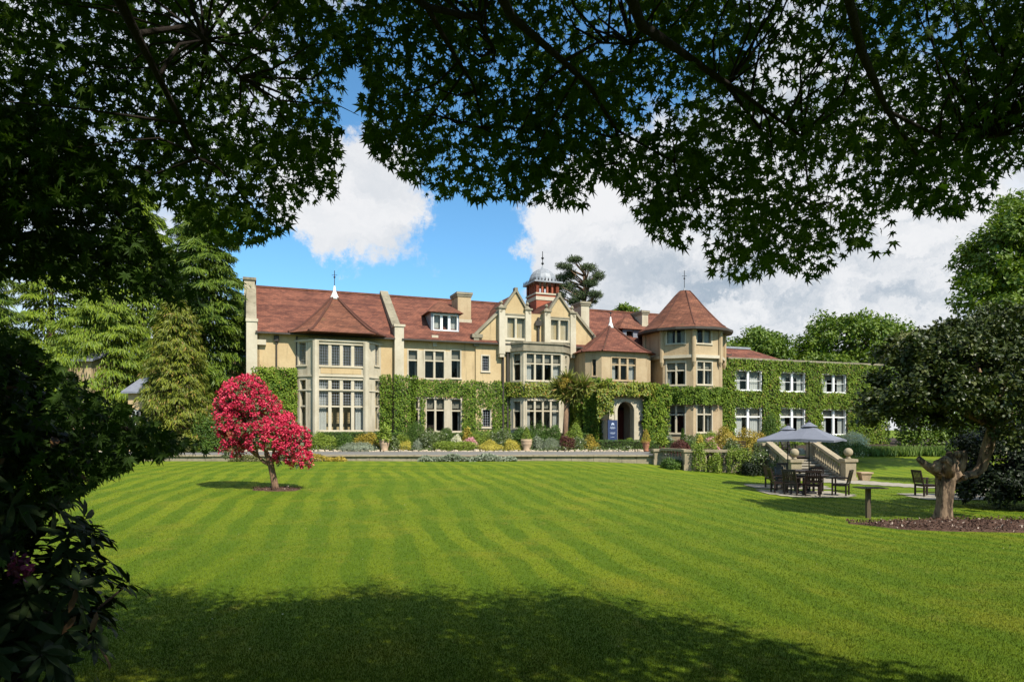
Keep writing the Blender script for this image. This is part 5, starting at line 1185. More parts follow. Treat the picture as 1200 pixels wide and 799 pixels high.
for px, py, Y, a, b, lab in ((1060, 470, 74, 40, 40, 'dense green tree filling the gap past the end of the creeper wing'), (1130, 470, 70, 50, 50, 'dense green tree behind the bank of lavender'), (1210, 450, 66, 60, 70, 'dense green tree at the far edge of the garden behind the lavender')):
    tree('broad_tree', (at(px, 0, Y)[0], Y, 0), [ep(px, py, Y, a, b)], lab, 'tree', L_TREE, M_BARK, nsub=120, r2=1.1, nleaf=9000, size=.42, trunk_r=.3, group='trees beyond the garden')
hx0, hx1 = 34., 75.
n = 26000; X = rng.uniform(hx0, hx1, n); Z = rng.random(n) ** .8 * (3.2 + .5 * np.sin(X * .9)); root = thing('hedge', (50, 60, 0), 'tall rough hedge closing the garden behind the lavender bank', 'hedge'); leaves('foliage', np.column_stack([X, 60 + rng.normal(size=n) * .5, Z]), norm(rng.normal(size=(n, 3)) * .6 + (0, -.6, .6)), rdir(n), .3, T_DIA, L_TREE, root)
# scots pine
def pine():
    Y = 84.; bx = at(686, 0, Y)[0]; root = thing('pine_tree', (bx, Y, 0), 'tall open crowned pine rising behind the brick belfry', 'tree'); g = MB(); top = Vector(at(684, 318, Y)); b = Vector((bx, Y, -.1))
    g.tube([b, b.lerp(top, .5) + Vector((.3, 0, 0)), top], [.45, .3, .12], 8, .05); cs = []; rs = []
    for px, py, r in ((662, 312, 1.2), (674, 306, 1.0), (687, 315, 1.3), (698, 324, 1.1), (660, 326, 1.3), (672, 322, 1.2), (690, 333, 1.3), (668, 338, 1.3), (682, 345, 1.2), (697, 346, 1.1), (658, 346, 1.1), (675, 352, 1.2), (690, 356, 1.0), (652, 336, .9)):
        for k in range(3):
            c = Vector(at(px + random.uniform(-4, 4), py + random.uniform(-3, 3), Y + random.uniform(-2, 2))); cs.append(tuple(c)); rs.append(r * random.uniform(.6, 1))
            t = Vector((bx, Y, c.z - 1.6)); g.tube([t, t.lerp(c, .6), c], [.12, .08, .03], 5)
    c = np.array(cs); d = norm(c - c.mean(0)); leaves('crown', *fill(c, d, np.array(rs), 15000, .34, .45, .8, .3), T_NEE, L_PINE, root); g.build('trunk', M_REDBARK, root, True)
pine()
tree('broad_tree', (at(733, 0, 92)[0], 92, 0), [ep(733, 372, 92, 16, 14), ep(715, 380, 92, 12, 12)], 'treetops just showing over the roof between the pine and the tower', 'tree', L_TREE2, M_BARK, nsub=50, r2=.9, nleaf=3500, size=.4, trunk_r=.3)
# conifers on the left
x, y, z = at(238, 500, 52); conifer('cedar_tree', (x, 52, 0), 19.0, 5.0, 'tall dark green drooping cedar nearest the end chimney of the house', L_CEDAR, nb=140, ns=460, size=.44, power=.34, hang=.9)
x, y, z = at(207, 500, 47.5); conifer('golden_cypress', (x, 47.5, 0), 10.8, 2.9, 'golden green cypress with hanging sprays behind the tip of the dark maple branch', L_GOLD, nb=150, ns=220, size=.32, power=.36, hang=1.2)
x, y, z = at(120, 500, 54); conifer('weeping_conifer', (x, 54, 0), 12.4, 6.4, 'bright yellow green weeping conifer in front of the slate roofs', L_WEEP, nb=90, ns=330, size=.45, power=.4, hang=1.4, z0=.28)
x, y, z = at(165, 500, 64); conifer('tall_conifer', (x, 64, 0), 24.5, 7.5, 'tallest yellow green conifer glimpsed through the maple leaves', L_WEEP, nb=100, ns=300, size=.58, power=.6, z0=.2)
x, y, z = at(60, 500, 66); conifer('tall_conifer', (x, 66, 0), 22, 8.0, 'broad yellow green conifer almost hidden behind the dark maple', L_WEEP, nb=100, ns=280, size=.58, power=.6)
x, y, z = at(-30, 500, 60); conifer('tall_conifer', (x, 60, 0), 21, 7.5, 'dark green conifer at the outer edge behind the rhododendron', L_CEDAR, nb=110, ns=260, size=.6, power=.6)
x, y, z = at(283, 500, 66); conifer('cedar_tree', (x, 66, 0), 14.5, 5.0, 'dark cedar standing behind the end wall of the house', L_CEDAR, nb=90, ns=260, size=.5, power=.45)
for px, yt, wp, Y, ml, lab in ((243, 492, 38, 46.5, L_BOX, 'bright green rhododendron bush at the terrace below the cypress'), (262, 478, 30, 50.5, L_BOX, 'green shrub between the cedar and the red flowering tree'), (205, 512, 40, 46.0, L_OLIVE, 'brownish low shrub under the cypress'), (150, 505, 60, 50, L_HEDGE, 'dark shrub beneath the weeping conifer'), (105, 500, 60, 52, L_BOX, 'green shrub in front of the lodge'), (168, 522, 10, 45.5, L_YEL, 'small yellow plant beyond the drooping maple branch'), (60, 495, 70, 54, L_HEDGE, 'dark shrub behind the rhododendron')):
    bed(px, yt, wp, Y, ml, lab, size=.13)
g = MB(); xx = at(263, 0, 47)[0]
for i in range(5): g.box(xx - .1 + .02 * i, xx + .75 - .02 * i, 46.7, 47.1, i * .28, i * .28 + .275)
tag(g.build('brick_pillar', M_BRICK), 'short red brick pillar glimpsed between the green shrub and the red flowering tree', 'pillar')
# lodge behind the conifers
def lodge(px0, px1, Y, ye, yr, label, wallm):
    x0, x1 = at(px0, 0, Y)[0], at(px1, 0, Y)[0]; ze, zr = at(0, ye, Y)[2], at(0, yr, Y + 2.5)[2]; root = thing('lodge', ((x0 + x1) / 2, Y, 0), label, 'house')
    g = MB(); g.box(x0, x1, Y, Y + 5, -.1, ze); g.hexa([(x1 - .02, Y, ze), (x1 - .02, Y + 5, ze), (x1 - .02, Y + 2.5, zr - .1)], [(x1, Y, ze), (x1, Y + 5, ze), (x1, Y + 2.5, zr - .1)]); g.build('wall', wallm, root)
    g = MB(); g.slab([(x0 - .3, Y - .35, ze - .12), (x1 + .3, Y - .35, ze - .12), (x1 + .3, Y + 2.5, zr), (x0 - .3, Y + 2.5, zr)], .12); g.slab([(x0 - .3, Y + 2.5, zr), (x1 + .3, Y + 2.5, zr), (x1 + .3, Y + 5.3, ze - .12), (x0 - .3, Y + 5.3, ze - .12)], .12); g.build('roof', M_SLATE, root)
    for k in range(2):
        xa = x0 + (x1 - x0) * (.22 + .42 * k); wz = ze * .52; g = MB()
        for a in range(4): g.box(xa + a * .28 - .03, xa + a * .28 + .03, Y - .06, Y - .005, wz - .6, wz + .6)
        g.box(xa - .06, xa + .9, Y - .065, Y - .002, wz + .601, wz + .68); g.box(xa - .06, xa + .9, Y - .065, Y - .002, wz - .68, wz - .601); w_ = g.build('window', M_WHITE, root)
        g = MB(); g.box(xa + .02, xa + .82, Y - .02, Y - .001, wz - .59, wz + .59); g.build('pane', M_PLAQUE, w_)
lodge(150, 172, 47.6, 457, 441, 'ochre lodge with a grey slate roof glimpsed between conifers', M_RENDER); lodge(78, 107, 51.2, 420, 411, 'taller lodge with a weathered slate roof behind the weeping conifer', M_WARM)

# trees on the right
tree('broad_tree', (28.5, 37, gz(28.5, 37)), [ep(1190, 300, 37, 58, 55), ep(1175, 345, 35, 45, 38), ep(1215, 260, 38, 50, 40), ep(1220, 350, 37, 60, 60)], 'tall bright green broadleaved tree rising above the dark spreading tree', 'tree', L_TREE2, M_BARK, nsub=260, r2=.75, nleaf=26000, size=.26, trunk_r=.32, shell=.5)
x, y, z = at(1185, 500, 31); conifer('feathery_tree', (x, 31, gz(x, 31)), 6.9, 2.6, 'feathery yellow green tree between the tall bright tree and the dark crown', L_WEEP, nb=90, ns=46, size=.32, power=.45, hang=.5)
def gnarled():
    Y = 19.3; bx, by, _ = at(1105, 610, Y); bz = gz(bx, by); root = thing('gnarled_tree', (bx, by, bz), 'old pollarded rhododendron tree with a pale gnarled trunk and dark spreading crown', 'tree')
    A = lambda px, py, dy=0.: Vector(at(px, py, Y + dy)); g = MB()
    g.tube([A(1104, 616), A(1106, 604), A(1107, 590), A(1108, 575), A(1109, 562), A(1112, 553), A(1114, 546)], [.36, .235, .20, .205, .24, .33, .20], 28, .13)
    def limb(pts, rad, n=12, wob=.16): g.tube(pts, rad, n, wob)
    limb([A(1112, 558), A(1100, 551, -.1), A(1090, 548, -.12), A(1083, 543, -.1), A(1076, 536, -.1)], [.22, .17, .12, .09, .07])
    limb([A(1110, 556, -.1), A(1104, 546, -.2), A(1097, 542, -.25)], [.18, .13, .10]); limb([A(1112, 556, -.15), A(1114, 545, -.28), A(1107, 538, -.3), A(1101, 540, -.32)], [.17, .13, .11, .06])
    limb([A(1114, 556, -.05), A(1118, 543, -.1), A(1113, 533, -.1), A(1111, 530, -.1)], [.2, .15, .10, .07]); limb([A(1116, 556), A(1124, 543), A(1127, 534), A(1126, 528)], [.2, .16, .14, .11])
    limb([A(1112, 562), A(1122, 560), A(1132, 557), A(1143, 555), A(1150, 548), A(1155, 534), A(1159, 520), A(1163, 500), A(1168, 470)], [.2, .12, .10, .11, .14, .16, .15, .13, .08])
    for px, py, r_ in ((1098, 549, .12), (1108, 545, .13), (1118, 549, .12), (1130, 559, .09), (1122, 532, .1), (1094, 546, .09)):
        c = A(px, py, -.22); g.lathe(tuple(c), [(r_ * math.sin(R(t)), -r_ * math.cos(R(t))) for t in range(20, 170, 25)], 9)
    for ex, ey, dy in ((1120, 450, .5), (1080, 440, .3), (1190, 430, .4), (1050, 465, .3), (1145, 425, .4)): limb([A(1163, 500), A((1163 + ex) / 2, (490 + ey) / 2 - 8, dy / 2), A(ex, ey, dy)], [.11, .07, .03], 8)
    g.build('trunk', M_PALEBARK, root, True)
    E = [ep(1075, 452, Y, 58, 50, 1.5), ep(1050, 478, Y, 40, 26, 1.1), ep(1140, 440, Y, 72, 60, 1.8), ep(1200, 455, Y + .6, 62, 70, 1.6), ep(1095, 410, Y, 45, 28, 1.2), ep(1170, 395, Y + .8, 50, 35, 1.3), ep(1120, 490, Y + .9, 60, 26, .9), ep(1160, 462, Y - 1.0, 52, 36, .8), ep(1105, 462, Y - 1.1, 50, 34, .7), ep(1034, 488, Y, 30, 20, .8), ep(1190, 505, Y - .6, 34, 40, .8), ep(1060, 415, Y + .3, 30, 20, .9), ep(1195, 390, Y + 1, 45, 32, 1.2), ep(1130, 392, Y + .6, 32, 20, .9)]
    c, d, r = clumps(E, 820, .28, .5); P = []; N = []; T = []; S = []
    nl = 46; k = len(c); i = np.repeat(np.arange(k), nl); n = len(i); q = rdir(n) * rng.random((n, 1)) ** .5; P = c[i] + q * r[i][:, None] * (1, 1, .7)
    leaves('crown', P, norm(d[i] * .5 + (0, 0, .7) + rng.normal(size=(n, 3)) * .4), norm(rng.normal(size=(n, 3)) + d[i] * .8 + (0, 0, -.3)), .13 * rng.uniform(.7, 1.3, n), T_OVAL, L_DARK, root)
gnarled()
E = [(16.6, 21.4, -.5, 1.7, .7, .8), (19.5, 20.6, -.2, 2.2, .8, 1.0), (16.3, 22.6, .3, 1.9, 1.2, 1.6), (18.2, 22.2, .6, 2.0, 1.4, 2.2), (20.2, 21.6, 1.2, 2.2, 1.6, 2.9), (15.4, 22.4, -.3, 1.0, .8, .8), (17.5, 20.6, -.2, 1.6, .9, .9)]
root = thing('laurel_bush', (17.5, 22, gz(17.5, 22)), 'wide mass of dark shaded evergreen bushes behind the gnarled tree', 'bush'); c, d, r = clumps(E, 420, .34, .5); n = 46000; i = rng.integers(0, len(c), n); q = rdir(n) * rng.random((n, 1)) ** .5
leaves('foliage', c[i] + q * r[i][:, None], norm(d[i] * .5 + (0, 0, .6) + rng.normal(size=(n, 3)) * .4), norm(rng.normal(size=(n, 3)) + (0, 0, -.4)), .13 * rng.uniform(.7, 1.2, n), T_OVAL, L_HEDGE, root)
g = MB()
g.tube([(17.5, 22, gz(17.5, 22) - .1), (17.4, 22, .3), (17.0, 22.1, 1.0)], [.12, .09, .04], 6)
g.build('stems', M_BARKD, root)

# bark beds
def bark_bed(cx, cy, rx, ry, label):
    n = 40; V = [(cx, cy, gz(cx, cy) + .05)]; F_ = []
    rings = 8
    for r_ in range(1, rings + 1):
        for k in range(n):
            t = 2 * math.pi * k / n; f = r_ / rings; wob = 1 + .07 * math.sin(3 * t + cx) + .04 * math.sin(7 * t); xx, yy = cx + rx * f * math.cos(t) * wob, cy + ry * f * math.sin(t) * wob
            V.append((xx, yy, gz(xx, yy) + (.05 + random.uniform(-.015, .02)) * (1 - f ** 6) - .01 * (f == 1)))
    for k in range(n): F_.append([0, 1 + k, 1 + (k + 1) % n])
    for r_ in range(rings - 1):
        for k in range(n): a, b = 1 + r_ * n + k, 1 + r_ * n + (k + 1) % n; F_.append([a, a + n, b + n, b])
    o = raw_mesh('bark_bed', V, [i for f in F_ for i in f], [len(f) for f in F_], M_MULCH); tag(o, kind='structure')
    m_ = int(rx * ry * 900); t = rng.random(m_) * 6.283; f = rng.random(m_) ** .5 * .98; X = cx + rx * f * np.cos(t); Yq = cy + ry * f * np.sin(t)
    o = leaves('bark_chips', np.column_stack([X, Yq, ground(X, Yq) + .06]), norm(rng.normal(size=(m_, 3)) * .5 + (0, 0, 1)), rdir(m_), rng.uniform(.03, .09, m_), T_DIA, L_CHIP, None); tag(o, kind='stuff')
L_CHIP = leafmat('bark_chip', (.035, .018, .012), (.13, .07, .045), trans=0, c3=(.40, .32, .25), f3=.94, rough=.9)
bark_bed(13.6, 17.9, 4.9, 1.35, ''); bark_bed(at(325, 0, 23.6)[0], 23.6, .85, .55, '')

# red flowering rhododendron
def red_tree():
    Y = 23.6; bx, by, _ = at(325, 576, Y); bz = gz(bx, by); root = thing('rhododendron_tree', (bx, by, bz), 'rounded rhododendron tree covered in crimson flowers standing alone on the lawn', 'tree'); g = MB(); A = lambda px, py, dy=0.: Vector(at(px, py, Y + dy))
    g.tube([A(324, 580), A(322, 566), A(319, 552), A(317, 542), A(312, 530)], [.16, .115, .105, .10, .08], 12, .1)
    for pts in (((318, 545), (309, 541), (302, 534), (300, 522), (292, 495)), ((318, 546), (320, 535), (322, 520), (318, 490)), ((313, 532), (305, 510), (300, 470)), ((319, 540), (330, 530), (345, 515)), ((302, 534), (285, 520), (272, 500))): g.tube([A(*p) for p in pts], [.075, .06, .05, .035, .02][:len(pts)], 8, .1)
    g.build('trunk', M_REDBARK, root, True)
    E = [ep(286, 470, Y, 27, 30, .8), ep(275, 500, Y, 20, 34, .8), ep(300, 490, Y, 29, 37, 1.05), ep(318, 512, Y, 30, 28, 1.0), ep(344, 520, Y, 19, 24, .75), ep(336, 496, Y, 10, 11, .35), ep(272, 528, Y, 13, 14, .5), ep(291, 456, Y, 18, 16, .5), ep(354, 540, Y, 11, 15, .45), ep(262, 480, Y, 10, 14, .4), ep(330, 540, Y, 10, 10, .4)]
    c, d, r = clumps(E, 1500, .095, .84); keep = c[:, 2] > at(0, 548, Y)[2]; c, d, r = c[keep], d[keep], r[keep]
    m_ = 30000; P, N, T, S = fill(c, d, r, m_, .075, .9, .3, .1); leaves('flowers', P, norm(d[rng.integers(0, len(d), m_)] * .2 + N), T, S, T_OVAL, L_RED, root)
    c2, d2, r2 = clumps(E, 700, .12, .62); P, N, T, S = fill(c2, d2, r2, 8000, .12, .9, .4, -.2); leaves('crown', P, N, T, S, T_LAN, L_RHODO2, root)
L_RHODO2 = leafmat('rhododendron_green', (.04, .065, .02), (.12, .15, .05), trans=.1)
red_tree()

# ------------------------------------------------------------------ foreground: overhanging maples and the rhododendron
GZC = -.68; KX, KY = math.sin(R(SUN_AZ)) / math.tan(R(SUN_EL)), math.cos(R(SUN_AZ)) / math.tan(R(SUN_EL))
def lerpcurve(pts, x): a = np.array(pts, float); return np.interp(x, a[:, 0], a[:, 1])
SHADE = [(-400, 640), (60, 680), (150, 686), (240, 697), (330, 703), (390, 695), (430, 686), (500, 691), (560, 697), (620, 690), (690, 696), (730, 712), (800, 722), (860, 730), (930, 748), (1000, 765), (1060, 770), (1150, 795), (1300, 850), (3000, 1400)]
def shades_lawn(P, marg=0.):                                            # does this leaf's shadow fall on lawn that the photo shows in sun?
    h = P[:, 2] - GZC; X = P[:, 0] - KX * h; Y = P[:, 1] + KY * h; px = CX + F * X / Y; py = HOR + (EYE - GZC) * F / Y
    return py < lerpcurve(SHADE, px) + marg
def infra(P): Y = np.maximum(P[:, 1], .01); return (P[:, 1] > .3) & ((P[:, 2] - EYE) / Y < .68) & (abs(P[:, 0]) / Y < .95)
def sprays(C0, outd, nl=10, length=.42, size=.058, droop=.75, up=.5):
    """flat twigs of paired leaves starting at C0"""
    n = len(C0); d = norm(outd + rng.normal(size=(n, 3)) * .55 + (0, 0, -.22)); side = norm(np.cross(d, (0, 0, 1.))); P = []; T = []; N = []; S = []
    for k in range(nl):
        t = (k + .5) / nl; s_ = 1 if k % 2 else -1; off_ = rng.uniform(.03, .13, (n, 1)) * s_
        P.append(C0 + d * length * t * rng.uniform(.7, 1.2, (n, 1)) + side * off_ + (0, 0, -.05 * t) + rng.normal(size=(n, 3)) * .035)
        T.append(norm(d * .5 + side * s_ * .6 + np.array((0, 0, -1.)) * droop * rng.uniform(.3, 1.4, (n, 1)) + rng.normal(size=(n, 3)) * .35)); N.append(norm(np.array((0, 0, up)) + rng.normal(size=(n, 3)) * .55)); S.append(size * rng.uniform(.5, 1.25, n))
    return np.vstack(P), np.vstack(N), np.vstack(T), np.concatenate(S)
CAN = [(-300, 270), (0, 255), (110, 225), (170, 222), (210, 246), (250, 282), (300, 278), (338, 262), (352, 232), (390, 232), (403, 190), (398, 120), (382, 98), (402, 70), (424, 62), (432, 96), (424, 150), (446, 186), (480, 208), (505, 226), (560, 228), (600, 226), (645, 240), (690, 236), (700, 196), (716, 210), (738, 240), (765, 272), (792, 286), (816, 282), (824, 262), (834, 316), (868, 326), (900, 314), (932, 316), (958, 326), (975, 308), (1000, 282), (1046, 296), (1048, 278), (1022, 250), (1052, 236), (1100, 250), (1152, 244), (1174, 236), (1158, 212), (1200, 190), (1500, 170)]
def canopy_points(n, y_top=-210., ymin=3.4, ymax=5.8):
    px = rng.uniform(-330, 1480, n); yb = lerpcurve(CAN, px); py = y_top + (yb - 12 - y_top) * rng.random(n) ** .82; Y = rng.uniform(ymin, ymax, n)
    P = np.column_stack([(px - CX) / F * Y, Y, EYE + (HOR - py) * Y / F]); ok = ~shades_lawn(P, rng.normal(size=n) * 9)
    gaps = np.sin(px * .021 + py * .013) * np.sin(py * .031 - px * .009 + 1.3); g2 = np.sin(P[:, 0] * 5.1 + 2 * np.sin(P[:, 1] * 3.3)) * np.sin(P[:, 2] * 6.3 + P[:, 1] * 2.1); ok &= ((gaps < .62) | (rng.random(n) < .25)) & ((g2 < .45) | (rng.random(n) < .25))
    return P[ok]
mp = thing('maple_tree', (1.6, -3.2, GZC - .05), 'large maple overhead whose leafy branches fill the sky above the lawn', 'tree')
c0 = canopy_points(7600); out_ = norm(c0 - (1.2, -1.5, 3.6))
P, N, T, S = sprays(c0, out_); ok = (P[:, 2] - EYE) / P[:, 1] > (HOR - 6 - lerpcurve(CAN, CX + F * P[:, 0] / P[:, 1])) / F
ok &= ~shades_lawn(P, -14) | (rng.random(len(P)) < .03)
leaves('crown', P[ok], N[ok], T[ok], S[ok], T_STAR, L_MAPLE, mp)
# the upper crown, above the picture: it is what keeps the near lawn and the leaves in shade
cu = rng.uniform((-7, -6.5, 4.2), (9, 5.2, 9.0), (2600, 3)); cg = np.sin(cu[:, 0] * 1.3 + cu[:, 2]) * np.sin(cu[:, 1] * 1.7 + 1.1) ; cu = cu[(cg < .5) | (rng.random(len(cu)) < .35)]
cu = cu[~infra(cu + (0, 0, -.5)) & ~shades_lawn(cu, 10)]; cu = cu[(((cu - (1, -.5, 6.0)) / (8, 7, 3.4)) ** 2).sum(1) < 1]
d_ = norm(cu - (1, -1, 4)); P, N, T, S = fill(cu, d_, np.full(len(cu), .55), 52000, .17, .6, 1., -.2, .6); ok = ~shades_lawn(P, 3) & ~infra(P); leaves('upper_crown', P[ok], N[ok], T[ok], S[ok], T_OVAL, L_MAPLE, mp)
g = MB(); A = lambda px, py, Y: at(px, py, Y * .80); g.tube([(1.6, -3.2, GZC - .2), (1.55, -3.1, .8), (1.3, -2.8, 2.2)], [.27, .22, .19], 12, .08)
limbs = [([(1.3, -2.8, 2.1), (1.0, -.6, 3.9), A(715, -70, 3.1), A(752, 30, 3.9), A(800, 62, 4.2), A(852, 100, 4.6), A(905, 170, 5.)], [.14, .085, .045, .034, .026, .018, .008]),
         ([(1.3, -2.8, 2.0), (.2, -.8, 3.6), A(560, -60, 3.2), A(600, 20, 3.8), A(660, 72, 4.2), A(690, 100, 4.4), A(722, 152, 4.8), A(727, 190, 5.)], [.13, .08, .04, .028, .023, .018, .012, .006]),
         ([(1.3, -2.8, 2.0), (-.4, -.9, 3.7), A(430, -50, 3.4), A(500, 8, 3.9), A(560, 22, 4.3), A(580, 60, 4.5)], [.12, .07, .035, .024, .018, .008]),
         ([A(500, 8, 3.9), A(530, 60, 4.2), A(555, 100, 4.5), A(566, 150, 4.8)], [.02, .015, .011, .006]),
         ([(1.3, -2.8, 1.9), (-1.4, -.7, 3.5), A(110, -60, 3.3), A(160, 40, 3.6), A(186, 90, 3.9), A(214, 145, 4.2), A(232, 185, 4.4)], [.12, .07, .04, .028, .021, .015, .007]),
         ([A(186, 90, 3.9), A(210, 52, 4.1), A(240, 47, 4.3)], [.016, .011, .006]), ([A(160, 40, 3.6), A(225, 30, 3.9), A(282, 90, 4.4)], [.02, .014, .008]),
         ([(1.3, -2.8, 2.2), (2.6, -.6, 4.0), A(980, -60, 3.1), A(1010, 60, 3.8), A(1040, 130, 4.3), A(1080, 190, 4.7)], [.13, .08, .04, .027, .018, .008]),
         ([A(800, 62, 4.2), A(870, 110, 4.5), A(940, 160, 4.8), A(950, 240, 5.)], [.022, .016, .011, .005]), ([A(722, 152, 4.8), A(790, 190, 5.), A(800, 250, 5.1)], [.012, .009, .004]),
         ([A(660, 72, 4.2), A(700, 50, 4.4), A(740, 52, 4.6)], [.014, .01, .005]), ([A(1040, 130, 4.3), A(1110, 165, 4.6), A(1165, 160, 4.8)], [.014, .01, .005])]
for pts, rad in limbs: g.tube(pts, [r_ * (.7 if r_ < .05 else 1) for r_ in rad], 8, .06)
LPT = []
for pts, rad in limbs[:]:
    for a_, b_ in zip(pts[:-1], pts[1:]):
        for t_ in np.linspace(0, 1, 8): LPT.append(np.array(a_) * (1 - t_) + np.array(b_) * t_)
LPT = np.array(LPT); LPT = LPT[LPT[:, 1] > 1.5]
tw_ok = np.where((HOR - (c0[:, 2] - EYE) / c0[:, 1] * F) < lerpcurve(CAN, CX + F * c0[:, 0] / c0[:, 1]) - 40)[0]
for i in rng.choice(tw_ok, 420, replace=False):
    dd_ = np.linalg.norm(LPT - c0[i], axis=1); j = int(dd_.argmin())
    if dd_[j] > 1.3: continue
    p_, q = LPT[j], c0[i]; d = norm((q - p_)[None])[0]; side = norm(np.cross(d, rdir(1)[0])[None])[0] * dd_[j] * .12
    g.tube([tuple(p_), tuple(p_ * .6 + q * .4 + side), tuple(p_ * .25 + q * .75 + side * .5), tuple(q), tuple(q + d * .15 + (0, 0, -.03))], [.008, .0055, .004, .003, .0015], 5, cap=False)
g.build('trunk', M_BARKD, mp, True)
# second, lower maple: layered drooping boughs on the left
m2 = thing('maple_tree', (-6.4, 4.6, GZC - .1), 'low spreading dark maple drooping in layers across the left of the view', 'tree')
def poly_points(poly, n, y0, y1):
    poly = np.array(poly, float); lo, hi = poly.min(0), poly.max(0); q = rng.uniform(lo, hi, (n * 3, 2)); c = np.zeros(len(q), bool)
    for i in range(len(poly)):
        (x1, yy1), (x2, yy2) = poly[i], poly[i - 1]; m_ = (yy1 > q[:, 1]) != (yy2 > q[:, 1]); c ^= m_ & (q[:, 0] < (x2 - x1) * (q[:, 1] - yy1) / (yy2 - yy1 + 1e-9) + x1)
    q = q[c][:n]; Y = rng.uniform(y0, y1, len(q)); return np.column_stack([(q[:, 0] - CX) / F * Y, Y, EYE + (HOR - q[:, 1]) * Y / F])
PL1 = [(-300, 90), (60, 130), (130, 185), (168, 245), (188, 292), (214, 322), (240, 352), (236, 362), (205, 354), (180, 344), (160, 356), (128, 350), (98, 354), (66, 336), (30, 326), (0, 322), (-300, 400)]
PL2 = [(-300, 370), (0, 384), (45, 408), (75, 428), (120, 462), (172, 490), (225, 517), (246, 531), (205, 528), (190, 538), (160, 535), (150, 550), (120, 562), (60, 600), (0, 660), (-300, 700)]
def inpoly(poly, P):
    u = CX + F * P[:, 0] / P[:, 1]; v = HOR - F * (P[:, 2] - EYE) / P[:, 1]; c = np.zeros(len(P), bool)
    for i in range(len(poly)):
        (x1, yy1), (x2, yy2) = poly[i], poly[i - 1]; m_ = (yy1 > v) != (yy2 > v); c ^= m_ & (u < (x2 - x1) * (v - yy1) / (yy2 - yy1 + 1e-9) + x1)
    return c
L1 = poly_points(PL1, 1150, 3.9, 5.6); L2 = poly_points(PL2, 1150, 3.7, 5.2)
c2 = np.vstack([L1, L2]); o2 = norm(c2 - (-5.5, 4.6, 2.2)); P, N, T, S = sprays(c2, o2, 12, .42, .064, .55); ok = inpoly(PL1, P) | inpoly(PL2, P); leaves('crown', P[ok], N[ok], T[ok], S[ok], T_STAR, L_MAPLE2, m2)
A = lambda px, py, Y: at(px, py, Y); g = MB(); g.tube([(-6.4, 4.6, GZC - .3), (-6.2, 4.6, .6), (-5.6, 4.6, 1.8)], [.2, .16, .12], 10, .08)
for pts in ([(-5.6, 4.6, 1.8), A(-80, 300, 4.7), A(40, 275, 4.8), A(130, 310, 4.9), A(200, 340, 5.)], [(-5.6, 4.6, 1.7), A(-100, 230, 4.5), A(20, 200, 4.5), A(120, 230, 4.6), A(205, 330, 4.8)], [(-6.0, 4.6, .9), A(-100, 440, 4.4), A(40, 460, 4.5), A(140, 500, 4.6), A(225, 522, 4.7)], [(-5.8, 4.6, 1.3), A(-60, 400, 4.3), A(50, 430, 4.4)], [(-6.0, 4.6, .8), A(-80, 520, 4.2), A(60, 540, 4.3)]): g.tube(pts, [.08, .045, .03, .018, .006][:len(pts)], 7, .06)
g.build('trunk', M_BARKD, m2, True)
# unseen trees behind the viewpoint, added tall so the window reflections go dark
n = 60000; X = rng.uniform(-70, 80, n); Yw = -24 + rng.normal(size=n) * 1.6; Z = rng.random(n) ** .9 * (14.5 + 2.0 * np.sin(X * .23) + 1.5 * np.sin(X * .71)) - .7
o = leaves('unseen_woodland', np.column_stack([X, Yw, Z]), norm(rng.normal(size=(n, 3)) * .6 + (0, .8, .4)), rdir(n), .75, T_DIA, L_TREE, None); tag(o, kind='stuff')
# large leaved rhododendron
rb = thing('rhododendron_bush', (-3.2, 3.6, GZC), 'dark large leaved rhododendron bush close by in deep shade', 'bush')
E = [(-3.25, 3.7, .1, 1.02, 1.0, 1.0), (-3.5, 3.9, 1.2, .95, .9, 1.0), (-3.1, 3.3, -.4, .95, .7, .5), (-2.75, 3.9, .55, .55, .5, .6)]
c, d, r = clumps(E, 640, .1, .35); nl = 9; i = np.repeat(np.arange(len(c)), nl); n = len(i); a = np.tile(np.arange(nl), len(c)) * 6.283 / nl + rng.random(n) * .5; ax = norm(d + (0, 0, .7)); e1 = norm(np.cross(ax, (.3, .2, 1.))); e2 = np.cross(ax, e1)
T = norm(e1[i] * np.cos(a)[:, None] + e2[i] * np.sin(a)[:, None] + ax[i] * rng.uniform(-.1, .5, (n, 1)) + np.array((0, 0, -.25))); leaves('foliage', c[i] + rng.normal(size=(n, 3)) * .012, norm(ax[i] + rng.normal(size=(n, 3)) * .25), T, .155 * rng.uniform(.75, 1.2, n), T_LAN, L_RHODO, rb)
g = MB()
for k in rng.choice(len(c), 90, replace=False): g.tube([(-3.2 + random.uniform(-.3, .3), 3.7 + random.uniform(-.2, .2), GZC - .1), tuple(np.array((-3.2, 3.7, -.2)) * .5 + c[k] * .5), tuple(c[k])], [.03, .016, .006], 5)
g.build('stems', M_BARKD, rb)
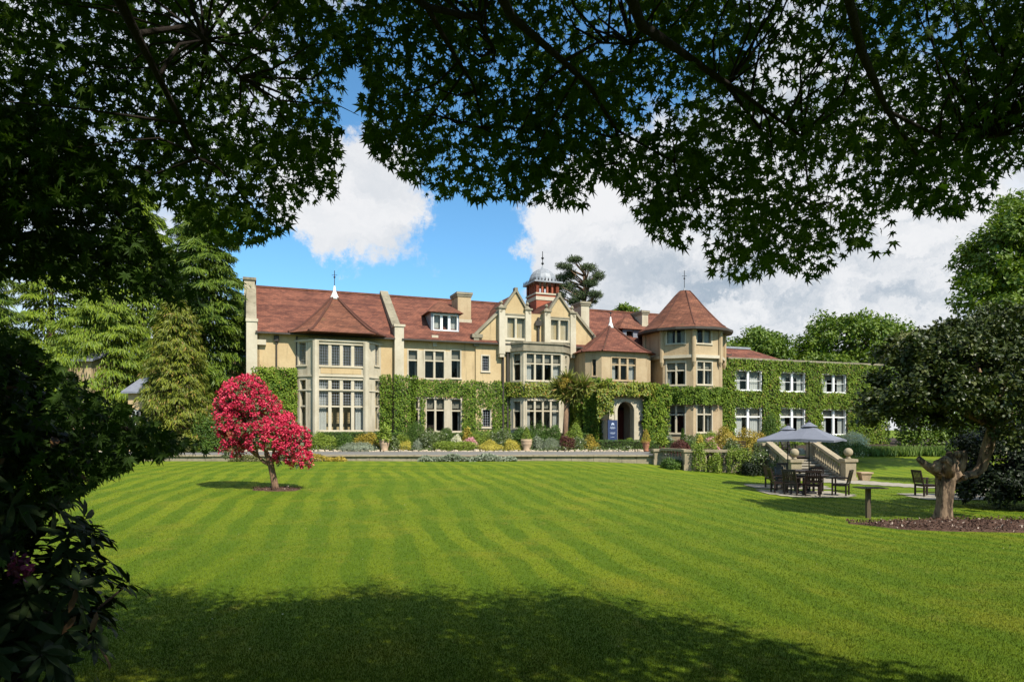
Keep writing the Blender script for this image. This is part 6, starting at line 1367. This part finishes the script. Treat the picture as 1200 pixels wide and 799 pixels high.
for px, py, Y, k in ((26, 668, 2.95, 60), (20, 660, 3.05, 30)):
    q = np.array(at(px, py, Y)); dd = rdir(k); leaves('flower', q + dd * .035, dd, rdir(k), .035, T_OVAL, L_MAG, rb)

# ------------------------------------------------------------------ grass
n = 430000; px = rng.uniform(-60, 1260, n); py = rng.uniform(0, 1, n); py = 548 + (818 - 548) * py; Y = (EYE + .72) * F / (py - HOR); Y = Y * rng.uniform(.985, 1.015, n); X = (px - CX) / F * Y
ok = (Y < 36) & ~((((X - 13.6) / 4.9) ** 2 + ((Y - 17.9) / 1.35) ** 2) < 1.0); X, Y = X[ok], Y[ok]; n = len(X)
pv = [(9.3, 26.6, 13.6, 28.8), (9.3, 25.0, 13.6, 26.6), (10.4, 29.2, 14.2, 31.4), (15.0, 24.6, 18.8, 27), (14.2, 31, 18.8, 36), (16, 26, 30, 31)]
bad = np.zeros(n, bool)
for a, b, c_, d_ in pv: bad |= (X > a) & (X < c_) & (Y > b) & (Y < d_)
X, Y = X[~bad], Y[~bad]; n = len(X)
P = np.column_stack([X, Y, ground(X, Y) - .004]); T = norm(rng.normal(size=(n, 3)) * .38 + (0, 0, 1)); Nn = norm(rng.normal(size=(n, 3)) + (0, -.6, 0))
T_BL = tm([(0, .5, 0), (1, 0, 0), (0, -.5, 0)], [(0, 1, 2)])
def blades(name, P, N, T, H, Wd):
    T = norm(T); N = norm(N - T * np.sum(N * T, 1, keepdims=True)); B = np.cross(N, T); V = np.stack([P + B * Wd[:, None], P + T * H[:, None], P - B * Wd[:, None]], 1); k = np.arange(len(P) * 3)
    return raw_mesh(name, V, k, np.full(len(P), 3), M_BLADE)
tag(blades('grass', P, Nn, T, rng.uniform(.016, .036, n), np.maximum(.0035, .00055 * Y)), kind='stuff')
n = 110; px = rng.uniform(0, 1200, n); Y = rng.uniform(6.5, 30, n); X = (px - CX) / F * Y; o = leaves('daisies', np.column_stack([X, Y, ground(X, Y) + .03]), norm(rng.normal(size=(n, 3)) * .4 + (0, 0, 1)), rdir(n), rng.uniform(.014, .024, n), T_OVAL, L_WHITEF, None); tag(o, kind='stuff')
